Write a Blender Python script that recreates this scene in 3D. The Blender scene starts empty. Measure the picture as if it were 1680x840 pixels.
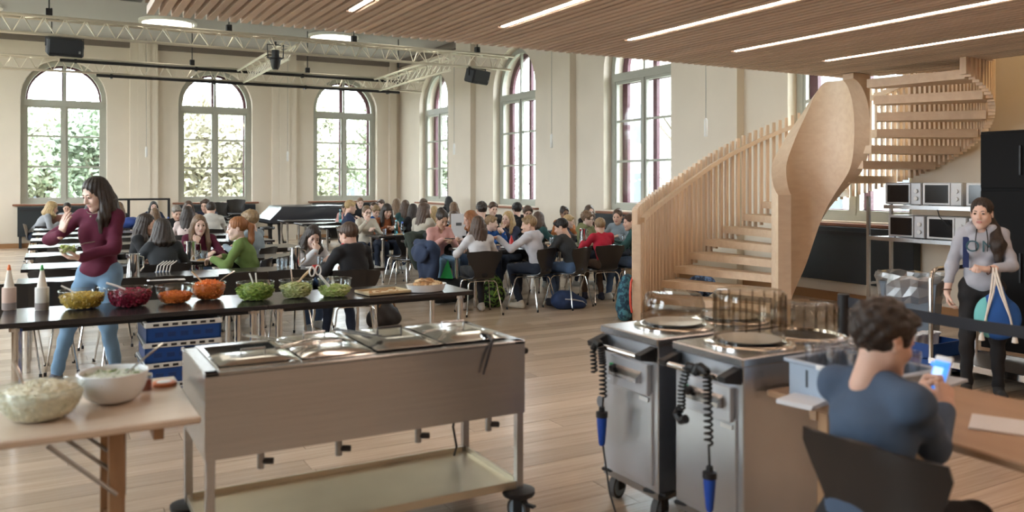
import bpy, bmesh, math, random
import numpy as np
from mathutils import Vector, Matrix, Euler
random.seed(7); np.random.seed(7)
SC = bpy.context.scene
COL = SC.collection
PI = math.pi
R = math.radians

# ---------------------------------------------------------------- camera, world, exposure
FPX, V0, TH, EYE = 1356.737, 300.787, 0.5103, 1.62
CT, ST = math.cos(TH), math.sin(TH)
cam = bpy.data.cameras.new('camera'); camo = bpy.data.objects.new('camera', cam); COL.objects.link(camo)
camo.location = (0, 0, EYE); camo.rotation_euler = (PI/2, 0, -TH)
cam.sensor_width = 36.0; cam.lens = FPX/1680*36; cam.shift_y = (V0-420)/1680
cam.clip_start = 0.05; cam.clip_end = 300
cam.dof.use_dof = True; cam.dof.focus_distance = 10.5; cam.dof.aperture_fstop = 1.9
SC.camera = camo
SC.view_settings.view_transform = 'Standard'; SC.view_settings.look = 'None'
SC.view_settings.gamma = 1.0; SC.view_settings.use_curve_mapping = False
SC.view_settings.exposure = 0.56
SC.cycles.max_bounces = 7; SC.cycles.diffuse_bounces = 4; SC.cycles.glossy_bounces = 4
SC.cycles.transmission_bounces = 6; SC.cycles.transparent_max_bounces = 12
SC.cycles.caustics_reflective = False; SC.cycles.caustics_refractive = False
SC.cycles.sample_clamp_indirect = 6.0
W = bpy.data.worlds.new('world'); SC.world = W; W.use_nodes = True
bg = W.node_tree.nodes['Background']
bg.inputs['Color'].default_value = (0.86, 0.93, 1.0, 1); bg.inputs['Strength'].default_value = 12.5
DISC_E, LED_E = 3.2, 19.0

def portal(loc, rot, sx, sy):            # sampling aid that lets the sky in through a window opening
    l = bpy.data.lights.new('window_portal', 'AREA'); l.shape = 'RECTANGLE'; l.size = sx; l.size_y = sy
    l.cycles.is_portal = True
    o = bpy.data.objects.new('window_portal', l); o.location = loc; o.rotation_euler = rot; COL.objects.link(o)

# ---------------------------------------------------------------- helpers
def at(u, v, z):                          # a point of the photograph at a known height -> x, y
    d = (EYE-z)*FPX/(v-V0); r = (u-840)/FPX*d
    return d*ST+r*CT, d*CT-r*ST
def atd(u, d):                            # ... at a known depth
    r = (u-840)/FPX*d
    return d*ST+r*CT, d*CT-r*ST
def atY(u, Y):                            # ... on the plane y = Y
    t = (u-840)/FPX
    return Y/(CT-t*ST)*(ST+t*CT)

def nodes(m):
    m.use_nodes = True
    nt = m.node_tree; return nt, nt.nodes, nt.links
MATS = {}
def mat(name, col, rough=.5, metal=0., spec=.5, noise=0., nscale=8., bump=0., bscale=40., sx=(1, 1, 1), alpha=None, coat=0., sss=0., emit=None, estr=0., rand=0., trans=0., ior=1.45):
    if name in MATS: return MATS[name]
    m = bpy.data.materials.new(name); nt, N, L = nodes(m); p = N['Principled BSDF']
    c = (*col, 1) if len(col) == 3 else col
    p.inputs['Base Color'].default_value = c; p.inputs['Roughness'].default_value = rough
    p.inputs['Metallic'].default_value = metal; p.inputs['Specular IOR Level'].default_value = spec
    p.inputs['Coat Weight'].default_value = coat; p.inputs['IOR'].default_value = ior
    p.inputs['Transmission Weight'].default_value = trans
    if sss: p.inputs['Subsurface Weight'].default_value = sss; p.inputs['Subsurface Radius'].default_value = (.012, .005, .003)
    if emit: p.inputs['Emission Color'].default_value = (*emit, 1); p.inputs['Emission Strength'].default_value = estr
    src = None
    if noise or bump or rand:
        tc = N.new('ShaderNodeTexCoord'); mp = N.new('ShaderNodeMapping'); mp.inputs['Scale'].default_value = sx
        L.new(tc.outputs['Object'], mp.inputs['Vector'])
    if noise or rand:
        mixc = N.new('ShaderNodeHueSaturation'); mixc.inputs['Color'].default_value = c
        v = N.new('ShaderNodeMath'); v.operation = 'ADD'; v.inputs[0].default_value = 1.0; v.inputs[1].default_value = 0
        if noise:
            nz = N.new('ShaderNodeTexNoise'); nz.inputs['Scale'].default_value = nscale; nz.inputs['Detail'].default_value = 5
            L.new(mp.outputs[0], nz.inputs['Vector'])
            mr = N.new('ShaderNodeMapRange'); mr.inputs['From Min'].default_value = .25; mr.inputs['From Max'].default_value = .75
            mr.inputs['To Min'].default_value = 1-noise; mr.inputs['To Max'].default_value = 1+noise
            L.new(nz.outputs['Fac'], mr.inputs['Value']); L.new(mr.outputs[0], v.inputs[0])
        if rand:
            oi = N.new('ShaderNodeObjectInfo'); ge = N.new('ShaderNodeNewGeometry')
            ad = N.new('ShaderNodeMath'); ad.operation = 'ADD'
            L.new(oi.outputs['Random'], ad.inputs[0]); L.new(ge.outputs['Random Per Island'], ad.inputs[1])
            fr = N.new('ShaderNodeMath'); fr.operation = 'FRACT'; L.new(ad.outputs[0], fr.inputs[0])
            mr2 = N.new('ShaderNodeMapRange'); mr2.inputs['To Min'].default_value = -rand; mr2.inputs['To Max'].default_value = rand
            L.new(fr.outputs[0], mr2.inputs['Value']); L.new(mr2.outputs[0], v.inputs[1])
        L.new(v.outputs[0], mixc.inputs['Value']); L.new(mixc.outputs[0], p.inputs['Base Color'])
    if bump:
        nb = N.new('ShaderNodeTexNoise'); nb.inputs['Scale'].default_value = bscale; nb.inputs['Detail'].default_value = 4
        L.new(mp.outputs[0], nb.inputs['Vector'])
        b = N.new('ShaderNodeBump'); b.inputs['Strength'].default_value = bump; b.inputs['Distance'].default_value = .01
        L.new(nb.outputs['Fac'], b.inputs['Height']); L.new(b.outputs[0], p.inputs['Normal'])
    MATS[name] = m
    return m
def glassy(name, col, gloss=.08, tint=1.0):     # thin clear sheet: mostly lets light through, reflects at grazing angles
    if name in MATS: return MATS[name]
    m = bpy.data.materials.new(name); nt, N, L = nodes(m); N.remove(N['Principled BSDF']); out = N['Material Output']
    t = N.new('ShaderNodeBsdfTransparent'); t.inputs[0].default_value = (*col, 1)
    g = N.new('ShaderNodeBsdfGlossy'); g.inputs['Roughness'].default_value = .04
    fr = N.new('ShaderNodeLayerWeight'); fr.inputs['Blend'].default_value = .5
    pw = N.new('ShaderNodeMath'); pw.operation = 'POWER'; pw.inputs[1].default_value = 5.0; L.new(fr.outputs['Facing'], pw.inputs[0])
    sc_ = N.new('ShaderNodeMath'); sc_.operation = 'MULTIPLY'; sc_.inputs[1].default_value = .6; L.new(pw.outputs[0], sc_.inputs[0])
    mx = N.new('ShaderNodeMixShader'); a = N.new('ShaderNodeMath'); a.operation = 'ADD'; a.use_clamp = True
    a.inputs[1].default_value = gloss+.02; L.new(sc_.outputs[0], a.inputs[0]); L.new(a.outputs[0], mx.inputs[0])
    L.new(t.outputs[0], mx.inputs[1]); L.new(g.outputs[0], mx.inputs[2]); L.new(mx.outputs[0], out.inputs[0])
    MATS[name] = m; return m
def glow(name, col, e):
    m = bpy.data.materials.new(name); nt, N, L = nodes(m); p = N['Principled BSDF']
    p.inputs['Base Color'].default_value = (*col, 1); p.inputs['Emission Color'].default_value = (*col, 1)
    p.inputs['Emission Strength'].default_value = e; MATS[name] = m; return m
def wood(name, c1, c2, scale=(1, 12, 12), rough=.45, rand=.1, bump=.05, ns=3.):
    if name in MATS: return MATS[name]
    m = bpy.data.materials.new(name); nt, N, L = nodes(m); p = N['Principled BSDF']; p.inputs['Roughness'].default_value = rough
    tc = N.new('ShaderNodeTexCoord'); mp = N.new('ShaderNodeMapping'); mp.inputs['Scale'].default_value = scale
    oi = N.new('ShaderNodeObjectInfo'); ge = N.new('ShaderNodeNewGeometry')
    ad = N.new('ShaderNodeMath'); ad.operation = 'ADD'; L.new(oi.outputs['Random'], ad.inputs[0]); L.new(ge.outputs['Random Per Island'], ad.inputs[1])
    fr = N.new('ShaderNodeMath'); fr.operation = 'FRACT'; L.new(ad.outputs[0], fr.inputs[0])
    cb = N.new('ShaderNodeCombineXYZ'); ml = N.new('ShaderNodeMath'); ml.operation = 'MULTIPLY'; ml.inputs[1].default_value = 37.
    L.new(fr.outputs[0], ml.inputs[0]); 
    for i in range(3): L.new(ml.outputs[0], cb.inputs[i])
    L.new(cb.outputs[0], mp.inputs['Location']); L.new(tc.outputs['Object'], mp.inputs['Vector'])
    nz = N.new('ShaderNodeTexNoise'); nz.inputs['Scale'].default_value = ns; nz.inputs['Detail'].default_value = 6; nz.inputs['Distortion'].default_value = .6
    L.new(mp.outputs[0], nz.inputs['Vector'])
    rp = N.new('ShaderNodeValToRGB'); rp.color_ramp.elements[0].color = (*c1, 1); rp.color_ramp.elements[1].color = (*c2, 1)
    rp.color_ramp.elements[0].position = .3; rp.color_ramp.elements[1].position = .7
    L.new(nz.outputs['Fac'], rp.inputs[0])
    hs = N.new('ShaderNodeHueSaturation'); mr = N.new('ShaderNodeMapRange'); mr.inputs['To Min'].default_value = 1-rand; mr.inputs['To Max'].default_value = 1+rand
    L.new(fr.outputs[0], mr.inputs['Value']); L.new(mr.outputs[0], hs.inputs['Value']); L.new(rp.outputs[0], hs.inputs['Color'])
    L.new(hs.outputs[0], p.inputs['Base Color'])
    if bump:
        b = N.new('ShaderNodeBump'); b.inputs['Strength'].default_value = bump; b.inputs['Distance'].default_value = .005
        L.new(nz.outputs['Fac'], b.inputs['Height']); L.new(b.outputs[0], p.inputs['Normal'])
    MATS[name] = m; return m

class MB:                                  # collects simple shapes; build() links them as ONE mesh object
    def __init__(s): s.v = []; s.f = []; s.m = []; s.mi = 0
    def add(s, v, f):
        n = len(s.v); s.v += [tuple(x) for x in v]; s.f += [tuple(i+n for i in q) for q in f]; s.m += [s.mi]*len(f); return s
    def box(s, c, size, rz=0., ch=0., rot=None):
        x, y, z = [a/2 for a in size]
        if ch:
            ch = min(ch, x*.9, y*.9, z*.9); pts = []; fs = []
            for (ax, ay, az) in ((x, y-ch, z-ch), (x-ch, y, z-ch), (x-ch, y-ch, z)):
                for i in (-1, 1):
                    for j in (-1, 1):
                        for k in (-1, 1): pts.append((i*ax, j*ay, k*az))
            X = lambda i, j, k, g: g*8+((i > 0)*4+(j > 0)*2+(k > 0))
            for sg in (-1, 1):
                fs.append([X(sg, -1, -1, 0), X(sg, 1, -1, 0), X(sg, 1, 1, 0), X(sg, -1, 1, 0)][::sg])
                fs.append([X(-1, sg, -1, 1), X(-1, sg, 1, 1), X(1, sg, 1, 1), X(1, sg, -1, 1)][::sg])
                fs.append([X(-1, -1, sg, 2), X(1, -1, sg, 2), X(1, 1, sg, 2), X(-1, 1, sg, 2)][::sg])
                for s2 in (-1, 1):
                    w = sg*s2
                    fs.append([X(sg, s2, -1, 0), X(sg, s2, -1, 1), X(sg, s2, 1, 1), X(sg, s2, 1, 0)][::w])
                    fs.append([X(sg, -1, s2, 0), X(sg, 1, s2, 0), X(sg, 1, s2, 2), X(sg, -1, s2, 2)][::w])
                    fs.append([X(-1, sg, s2, 1), X(-1, sg, s2, 2), X(1, sg, s2, 2), X(1, sg, s2, 1)][::w])
            for i in (-1, 1):
                for j in (-1, 1):
                    for k in (-1, 1): fs.append([X(i, j, k, 0), X(i, j, k, 1), X(i, j, k, 2)][::i*j*k])
        else:
            pts = [(i*x, j*y, k*z) for i in (-1, 1) for j in (-1, 1) for k in (-1, 1)]
            fs = [(0, 1, 3, 2), (4, 6, 7, 5), (0, 4, 5, 1), (2, 3, 7, 6), (0, 2, 6, 4), (1, 5, 7, 3)]
        M = rot if rot is not None else Matrix.Rotation(rz, 3, 'Z')
        c = Vector(c); return s.add([M @ Vector(p)+c for p in pts], fs)
    def tube(s, pts, r, n=8, cap=True, close=False):
        pts = [Vector(p) for p in pts]; rr = r if isinstance(r, (list, tuple)) else [r]*len(pts)
        V = []; F = []; m = len(pts); nrm = None
        for i, p in enumerate(pts):
            if close: t = (pts[(i+1) % m]-pts[i-1])
            else: t = pts[min(i+1, m-1)]-pts[max(i-1, 0)]
            t.normalize()
            if nrm is None:
                a = Vector((0, 0, 1)) if abs(t.z) < .9 else Vector((1, 0, 0)); nrm = t.cross(a).normalized()
            nrm = (nrm-t*nrm.dot(t)).normalized(); b = t.cross(nrm)
            for k in range(n):
                a = 2*PI*k/n; V.append(p+(nrm*math.cos(a)+b*math.sin(a))*rr[i])
        for i in range(m if close else m-1):
            for k in range(n):
                j = (i+1) % m; F.append((i*n+k, i*n+(k+1) % n, j*n+(k+1) % n, j*n+k))
        if cap and not close: F.append(tuple(range(n))[::-1]); F.append(tuple((m-1)*n+k for k in range(n)))
        return s.add(V, F)
    def cyl(s, c, r, h, n=16, r2=None): return s.tube([c, (c[0], c[1], c[2]+h)], [r, r if r2 is None else r2], n)
    def lathe(s, prof, n=24, c=(0, 0, 0), sx=1., sy=1., cap0=True, cap1=True):
        V = []; F = []; m = len(prof)
        for r, z in prof:
            for k in range(n):
                a = 2*PI*k/n; V.append((c[0]+sx*r*math.cos(a), c[1]+sy*r*math.sin(a), c[2]+z))
        for i in range(m-1):
            for k in range(n): F.append((i*n+k, i*n+(k+1) % n, (i+1)*n+(k+1) % n, (i+1)*n+k))
        if cap0: F.append(tuple(range(n))[::-1])
        if cap1: F.append(tuple((m-1)*n+k for k in range(n)))
        return s.add(V, F)
    def prism(s, poly, z0, z1, axis='z'):
        n = len(poly)
        def P(a, b, z): return (a, b, z) if axis == 'z' else ((a, z, b) if axis == 'y' else (z, a, b))
        V = [P(a, b, z0) for a, b in poly]+[P(a, b, z1) for a, b in poly]
        F = [tuple(range(n))[::-1], tuple(range(n, 2*n))]+[(i, (i+1) % n, n+(i+1) % n, n+i) for i in range(n)]
        return s.add(V, F)
    def grid(s, P, thick=None):             # P[i][j] points -> sheet (closed with thickness)
        a, b = len(P), len(P[0]); V = [Vector(p) for row in P for p in row]
        F = [(i*b+j, i*b+j+1, (i+1)*b+j+1, (i+1)*b+j) for i in range(a-1) for j in range(b-1)]
        if thick:
            nr = [Vector((0, 0, 0)) for _ in V]
            for q in F:
                n = (V[q[2]]-V[q[0]]).cross(V[q[3]]-V[q[1]])
                for i in q: nr[i] += n
            k = len(V); V2 = [v-n.normalized()*thick if n.length > 0 else v for v, n in zip(V, nr)]
            F2 = [tuple(i+k for i in q[::-1]) for q in F]
            ring = [j for j in range(b)]+[i*b+b-1 for i in range(1, a)]+[(a-1)*b+j for j in range(b-2, -1, -1)]+[i*b for i in range(a-2, 0, -1)]
            F3 = [(ring[i], ring[i-1], ring[i-1]+k, ring[i]+k) for i in range(len(ring))]
            V += V2; F = F+F2+F3
        return s.add(V, F)
    def mesh(s, name, mats, smooth=False):
        me = bpy.data.meshes.new(name); me.from_pydata(s.v, [], s.f)
        for m in (mats if isinstance(mats, (list, tuple)) else [mats]): me.materials.append(m)
        if any(s.m): me.polygons.foreach_set('material_index', s.m)
        bm = bmesh.new(); bm.from_mesh(me); bmesh.ops.recalc_face_normals(bm, faces=bm.faces); bm.to_mesh(me); bm.free()
        if smooth:
            me.polygons.foreach_set('use_smooth', [True]*len(me.polygons))
            if smooth != 'all': me.set_sharp_from_angle(angle=R(38))
        me.update(); return me
    def build(s, name, mats, parent=None, smooth=False, loc=(0, 0, 0), rz=0.):
        return put(name, s.mesh(name, mats, smooth), parent, loc, rz)
def put(name, me, parent=None, loc=(0, 0, 0), rz=0., rot=None):
    o = bpy.data.objects.new(name, me); COL.objects.link(o); o.location = loc
    o.rotation_euler = rot if rot is not None else (0, 0, rz)
    if parent is not None: o.parent = parent
    return o
def tag(o, label=None, cat=None, group=None, kind=None):
    if label: o['label'] = label
    if cat: o['category'] = cat
    if group: o['group'] = group
    if kind: o['kind'] = kind
    return o
def thing(name, label, cat, loc=(0, 0, 0), rz=0., group=None):
    o = bpy.data.objects.new(name, None); COL.objects.link(o); o.empty_display_size = .1
    o.location = loc; o.rotation_euler = (0, 0, rz); return tag(o, label, cat, group)
def struct(name, mb, m, smooth=False, label=None, parent=None):
    o = mb.build(name, m, parent, smooth)
    if parent is None: o['kind'] = 'structure'
    if label: o['label'] = label
    return o
KIDS = {}
def dup(root, loc, rz, label, group=None):
    if root.name not in KIDS: KIDS[root.name] = [(c, list(c.children)) for c in root.children]
    r = root.copy(); COL.objects.link(r); r.location = loc; r.rotation_euler = (0, 0, rz); tag(r, label)
    if group: r['group'] = group
    for ch, gs in KIDS[root.name]:
        c = ch.copy(); COL.objects.link(c); c.parent = r
        for g in gs:
            d = g.copy(); COL.objects.link(d); d.parent = c
    return r
_boxes = {}
def unit_box(m, ch=0.):
    k = (m.name, ch)
    if k not in _boxes: _boxes[k] = MB().box((0, 0, 0), (1, 1, 1), ch=ch).mesh('piece', m)
    return _boxes[k]
def bar(name, m, a, b, w, h, parent=None):        # a straight bar object from a to b sharing one unit mesh
    a = Vector(a); b = Vector(b); d = b-a
    o = bpy.data.objects.new(name, unit_box(m)); COL.objects.link(o)
    o.location = (a+b)/2; o.rotation_mode = 'QUATERNION'; o.rotation_quaternion = d.to_track_quat('X', 'Z'); o.scale = (d.length, w, h)
    if parent is not None: o.parent = parent
    return o
# ---------------------------------------------------------------- materials of the setting
WALL = mat('plaster_cream', (.71, .63, .525), .9, noise=.03, nscale=1.5)
CEIL = mat('plaster_ceiling', (.44, .43, .42), .9)
COVE = mat('cove_taupe', (.20, .165, .14), .8)
FRAME = mat('window_paint', (.40, .40, .345), .45, noise=.05)
OUTFR = mat('window_outer_maroon', (.10, .035, .05), .5)
SILL = mat('sill_wood', (.25, .10, .055), .5, noise=.15, nscale=6, sx=(1, 8, 8))
GLASS = glassy('window_glass', (.97, .985, .98), .0)
OAK = wood('floor_oak', (.44, .325, .23), (.62, .485, .365), (1.2, 9, 9), .27, .16, .03, 2.5)
OAKG = mat('floor_joint', (.09, .06, .04), .7)
LARCH = wood('larch_batten', (.74, .60, .51), (.82, .69, .59), (9, 1.2, 1.2), .6, .12, 0, 1.5)
BEECH = wood('stair_ash', (.74, .56, .40), (.82, .65, .48), (1.5, 8, 8), .5, .06, .02, 2.)
BEECHU = wood('stair_ash_slat', (.72, .54, .38), (.82, .63, .46), (1.2, 1.2, 1.2), .5, .10, 0, 1.5)
BLACK = mat('black_plastic', (.013, .013, .015), .45)
STEEL = mat('brushed_steel', (.47, .475, .485), .27, 1., noise=.06, nscale=3, sx=(1, 30, 30), bump=.01)
STEELD = mat('steel_grey', (.33, .32, .31), .36, 1.)
CHROME = mat('chrome', (.72, .71, .69), .13, 1.)
ALU = mat('truss_aluminium', (.78, .73, .62), .38, .85)
BRASSY = mat('base_wood', (.33, .17, .075), .5)

XR, YB, XL, YF, HC = 9.5, 24.06, -3.9, -3.5, 5.4
WT = .62

# ---------------------------------------------------------------- floor of oak planks
fl = MB().box(((XL+XR)/2, (YF+YB)/2, -.06), (XR-XL+1.4, YB-YF+1.4, .1)).build('floor', OAKG); fl['kind'] = 'structure'
plank_mesh = MB().box((0, 0, 0), (1, 1, 1)).mesh('plank', OAK)
prng = random.Random(3); PW = .185; rows = []
y = YF; rest = MB(); n_obj = 0; cells = []
while y < YB+.1:
    x = XL-prng.uniform(0, 1.8); xe = XR
    while x < xe:
        ln = prng.uniform(1.5, 2.3); cells.append((max(x, XL-.02), min(x+ln, XR+.02), y)); x += ln
    y += PW
def _seen(c):
    mx = (c[0]+c[1])/2; d = mx*ST+c[2]*CT; r = abs(mx*CT-c[2]*ST)
    return d if (d > 2.6 and r < d*.72) else 99+d
cells.sort(key=_seen)
for i, (x0, x1, y) in enumerate(cells):
    c = ((x0+x1)/2, y+PW/2, -.008+prng.uniform(-.0006, .0006)); sz = (x1-x0-.003, PW-.003, .016)
    if i < 298:
        o = bpy.data.objects.new('plank', plank_mesh); COL.objects.link(o); o.location = c; o.scale = sz; o.parent = fl
    else: rest.box(c, sz)
OAKR = wood('floor_oak_far', (.44, .325, .23), (.62, .485, .365), (1.2*.55, 48, 9), .27, .16, .03, 2.5)
OAK.node_tree.nodes['Mapping'].inputs['Scale'].default_value = (1.2, 9*.185*5, 1)
ro = rest.build('plank_field', OAKR, fl); ro['kind'] = 'stuff'

# ---------------------------------------------------------------- walls with arched windows
SILLZ, SPRING = 1.10, 3.80
BW = [(.343+3.709*i, 1.96) for i in range(3)]
RW = [(7.648+4.632*i, 2.01) for i in range(4)]
def arch_wall(name, wins, s0, s1, mp, h=HC+.15):
    mb = MB(); th = WT
    def quad(poly):                       # a flat polygon in (s, z) given on both faces and closed round its edge
        n = len(poly); mb.add([mp(a, 0, b) for a, b in poly]+[mp(a, th, b) for a, b in poly],
                              [tuple(range(n)), tuple(range(n, 2*n))[::-1]]+[(i, (i+1) % n, n+(i+1) % n, n+i) for i in range(n)])
    x = s0; NA = 20
    for c, w in wins:
        quad([(x, 0), (c-w/2, 0), (c-w/2, h), (x, h)])
        quad([(c-w/2, 0), (c+w/2, 0), (c+w/2, SILLZ), (c-w/2, SILLZ)])
        arc = [(c-w/2*math.cos(PI*i/NA), SPRING+w/2*math.sin(PI*i/NA)) for i in range(NA+1)]
        for i in range(NA): quad([arc[i], arc[i+1], (arc[i+1][0], h), (arc[i][0], h)])
        x = c+w/2
    quad([(x, 0), (s1, 0), (s1, h), (x, h)])
    return struct(name, mb, WALL)
mpB = lambda s, t, z: (s, YB+t, z)
mpR = lambda s, t, z: (XR+t, s, z)
arch_wall('wall_back', BW, XL-.6, XR+WT, mpB)
arch_wall('wall_right', RW, YF, YB, mpR)
LW = [(3.016+4.632*i, 2.1 if i == 0 else 2.6) for i in range(5)]
mpL = lambda s, t, z: (XL-t, s, z)
arch_wall('wall_left', LW, YF, YB, mpL)
struct('wall_front', MB().box(((XL+XR)/2, YF-.3, HC/2), (XR-XL+1.2, .6, HC+.3)), WALL)
struct('ceiling', MB().box(((XL+XR)/2, (YF+YB)/2, HC+.1), (XR-XL+1.4, YB-YF+1.4, .2)), CEIL)

def window(n, c, w, mp, sgn, lite=False):
    root = thing('window_%d' % n, None, None); root['kind'] = 'structure'
    hw = w/2-.008; NA = 18
    def ring(hw0, wd, t0, t1, z0, m, nm):
        mb = MB(); hi = hw0-wd
        def outline(h, zb): return [(c-h, zb)]+[(c-h*math.cos(PI*i/NA), SPRING+h*math.sin(PI*i/NA)) for i in range(NA+1)]+[(c+h, zb)]
        o = outline(hw0, z0); i_ = outline(hi, z0+wd); k = len(o)
        V = [mp(a, t0, b) for a, b in o]+[mp(a, t0, b) for a, b in i_]+[mp(a, t1, b) for a, b in o]+[mp(a, t1, b) for a, b in i_]
        F = []
        for j in range(k):
            q = (j+1) % k
            F += [(j, q, k+q, k+j), (2*k+j, 3*k+j, 3*k+q, 2*k+q), (j, 2*k+j, 2*k+q, q), (k+j, k+q, 3*k+q, 3*k+j)]
        mb.add(V, F); return mb.build(nm, m, root)
    def bx(nm, m, s0, s1, z0, z1, t0, t1):
        p = mp((s0+s1)/2, (t0+t1)/2, (z0+z1)/2); q = mp(s1, t1, z1); r = mp(s0, t0, z0)
        o = bpy.data.objects.new(nm, unit_box(m)); COL.objects.link(o); o.location = p
        o.scale = [max(abs(q[i]-r[i]), .001) for i in range(3)]; o.parent = root; return o
    T0 = .18
    ring(hw, .115, T0, T0+.09, SILLZ, FRAME, 'frame')
    bx('transom', FRAME, c-hw+.07, c+hw-.07, 3.60, 3.755, T0-.02, T0+.10)
    bx('mullion', FRAME, c-.04, c+.04, SILLZ+.08, 3.60, T0-.015, T0+.09)
    bx('fanlight_mullion', FRAME, c-.028, c+.028, 3.75, SPRING+hw-.08, T0+.02, T0+.08)
    a0, a1 = SILLZ+.085, 3.60
    for s in (-1, 1):
        x0, x1 = (c-hw+.115, c-.04) if s < 0 else (c+.04, c+hw-.115)
        bx('sash_stile', FRAME, x0, x0+.045, a0, a1, T0+.01, T0+.075); bx('sash_stile', FRAME, x1-.045, x1, a0, a1, T0+.01, T0+.075)
        bx('sash_rail', FRAME, x0+.045, x1-.045, a0, a0+.06, T0+.01, T0+.075); bx('sash_rail', FRAME, x0+.045, x1-.045, a1-.05, a1, T0+.01, T0+.075)
        zz = [a0+.06, 2.045, 2.825, a1-.05]
        for k in (1, 2): bx('glazing_bar', FRAME, x0+.045, x1-.045, zz[k]-.021, zz[k]+.021, T0+.02, T0+.07)
        for k in range(3): bx('pane', GLASS, x0+.04, x1-.04, zz[k]+.016, zz[k+1]-.016, T0+.04, T0+.044)
        fan = [(c+s*.028, 3.755)]+[(c+s*(hw-.085)*math.cos(PI/2*i/8), SPRING+(hw-.085)*math.sin(PI/2*i/8)) for i in range(9)]
        fan[0] = (c+s*.02, 3.755); fan.insert(1, (c+s*(hw-.085), 3.755)); fan[-1] = (c+s*.02, SPRING+hw-.086)
        mb = MB(); k = len(fan)
        mb.add([mp(a, T0+.04, b) for a, b in fan]+[mp(a, T0+.044, b) for a, b in fan],
               [tuple(range(k)), tuple(range(k, 2*k))[::-1]]+[(i, (i+1) % k, k+(i+1) % k, k+i) for i in range(k)])
        mb.build('fanlight_pane', GLASS, root)
    if not lite:
        T1 = .46
        ring(hw, .15, T1, T1+.07, SILLZ, OUTFR, 'outer_frame')
        bx('outer_mullion', OUTFR, c-.055, c+.055, SILLZ+.1, SPRING+hw-.1, T1, T1+.07)
        bx('outer_transom', OUTFR, c-hw+.12, c+hw-.12, 3.58, 3.72, T1, T1+.07)
        for s in (-1, 1):
            bx('outer_pane', GLASS, *sorted((c+s*.055, c+s*(hw-.15))), SILLZ+.15, 3.58, T1+.03, T1+.034)
    return root
nW = 0
for c, w in BW: nW += 1; window(nW, c, w, mpB, 1)
for c, w in RW: nW += 1; window(nW, c, w, mpR, 1)
for c, w in LW: nW += 1; window(nW, c, w, mpL, 1, True)
for c, w in BW: portal((c, YB+WT, 2.9), (-PI/2, 0, 0), w, 3.8)
for c, w in RW: portal((XR+WT, c, 2.9), (0, PI/2, 0), 3.8, w)
for c, w in LW: portal((XL-WT, c, 2.9), (0, -PI/2, 0), 3.8, w)

tn = 0
def trim(mb, m, label=None):
    global tn; tn += 1; return struct('trim_%d' % tn, mb, m, label=label)
for c, w in BW: trim(MB().box((c, YB-.02, 1.075), (w+.32, .16, .045), ch=.008), SILL, 'brown wooden window sill board')
for c, w in RW: trim(MB().box((XR-.02, c, 1.055), (.16, w+.32, .045), ch=.008), SILL, 'brown wooden window sill board')
# pilasters, cornice bands, baseboards
PB = [2.2, 5.9]; PR = [9.96, 14.70, 19.3]
for x in PB: trim(MB().box((x, YB-.07, HC/2), (.68, .16, HC)).box((x+.0, YB-.155, HC/2), (.30, .03, HC)), WALL)
trim(MB().box((9.22, YB-.06, HC/2), (.22, .14, HC)), WALL)
for yy in PR: trim(MB().box((XR-.07, yy, HC/2), (.16, .86, HC)), WALL)
def spans(a, b, cuts, hw): 
    out = []; x = a
    for c in cuts: out.append((x, c-hw)); x = c+hw
    return out+[(x, b)]
for a, b in spans(XL, 9.1, PB, .34): trim(MB().box(((a+b)/2, YB-.05, 5.30), (b-a, .11, .2)), COVE)
for a, b in spans(YF, YB, PR, .43): trim(MB().box((XR-.05, (a+b)/2, 5.30), (.11, b-a, .2)), COVE)
struct('baseboard_back', MB().box(((XL+XR)/2, YB-.015, .06), (XR-XL, .03, .12)), BRASSY)
struct('baseboard_right', MB().box((XR-.015, (YF+YB)/2, .06), (.03, YB-YF, .12)), BRASSY)
struct('baseboard_left', MB().box((XL+.015, (YF+YB)/2, .06), (.03, YB-YF, .12)), BRASSY)
# dark radiator covers under the windows
RCM = mat('radiator_cover_dark', (.018, .023, .027), .55)
def radiator(label, c, w, along):
    t = thing('radiator_cover', label, 'radiator cover', (c, YB-.11, 0) if along == 'x' else (XR-.11, c, 0), 0 if along == 'x' else -PI/2)
    MB().box((0, 0, .66), (w, .14, .74), ch=.006).build('panel', RCM, t)
    for s in (-1, 1): MB().box((s*(w/2-.06), 0, .145), (.06, .10, .29)).build('foot', RCM, t)
    MB().box((0, -.078, .95), (w-.1, .012, .05)).build('grille', BLACK, t)
for i, (c, w) in enumerate(BW): radiator(['dark radiator cover under the leftmost arched window', 'dark radiator cover under the middle back window', 'dark radiator cover under the back window beside the piano'][i], c, w+.1, 'x')
for i, (c, w) in enumerate(RW[:2]): radiator(['dark radiator cover on the right wall behind the spiral stair', 'dark radiator cover under the window left of the stair rail'][i], c, w+.3, 'y')

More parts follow.
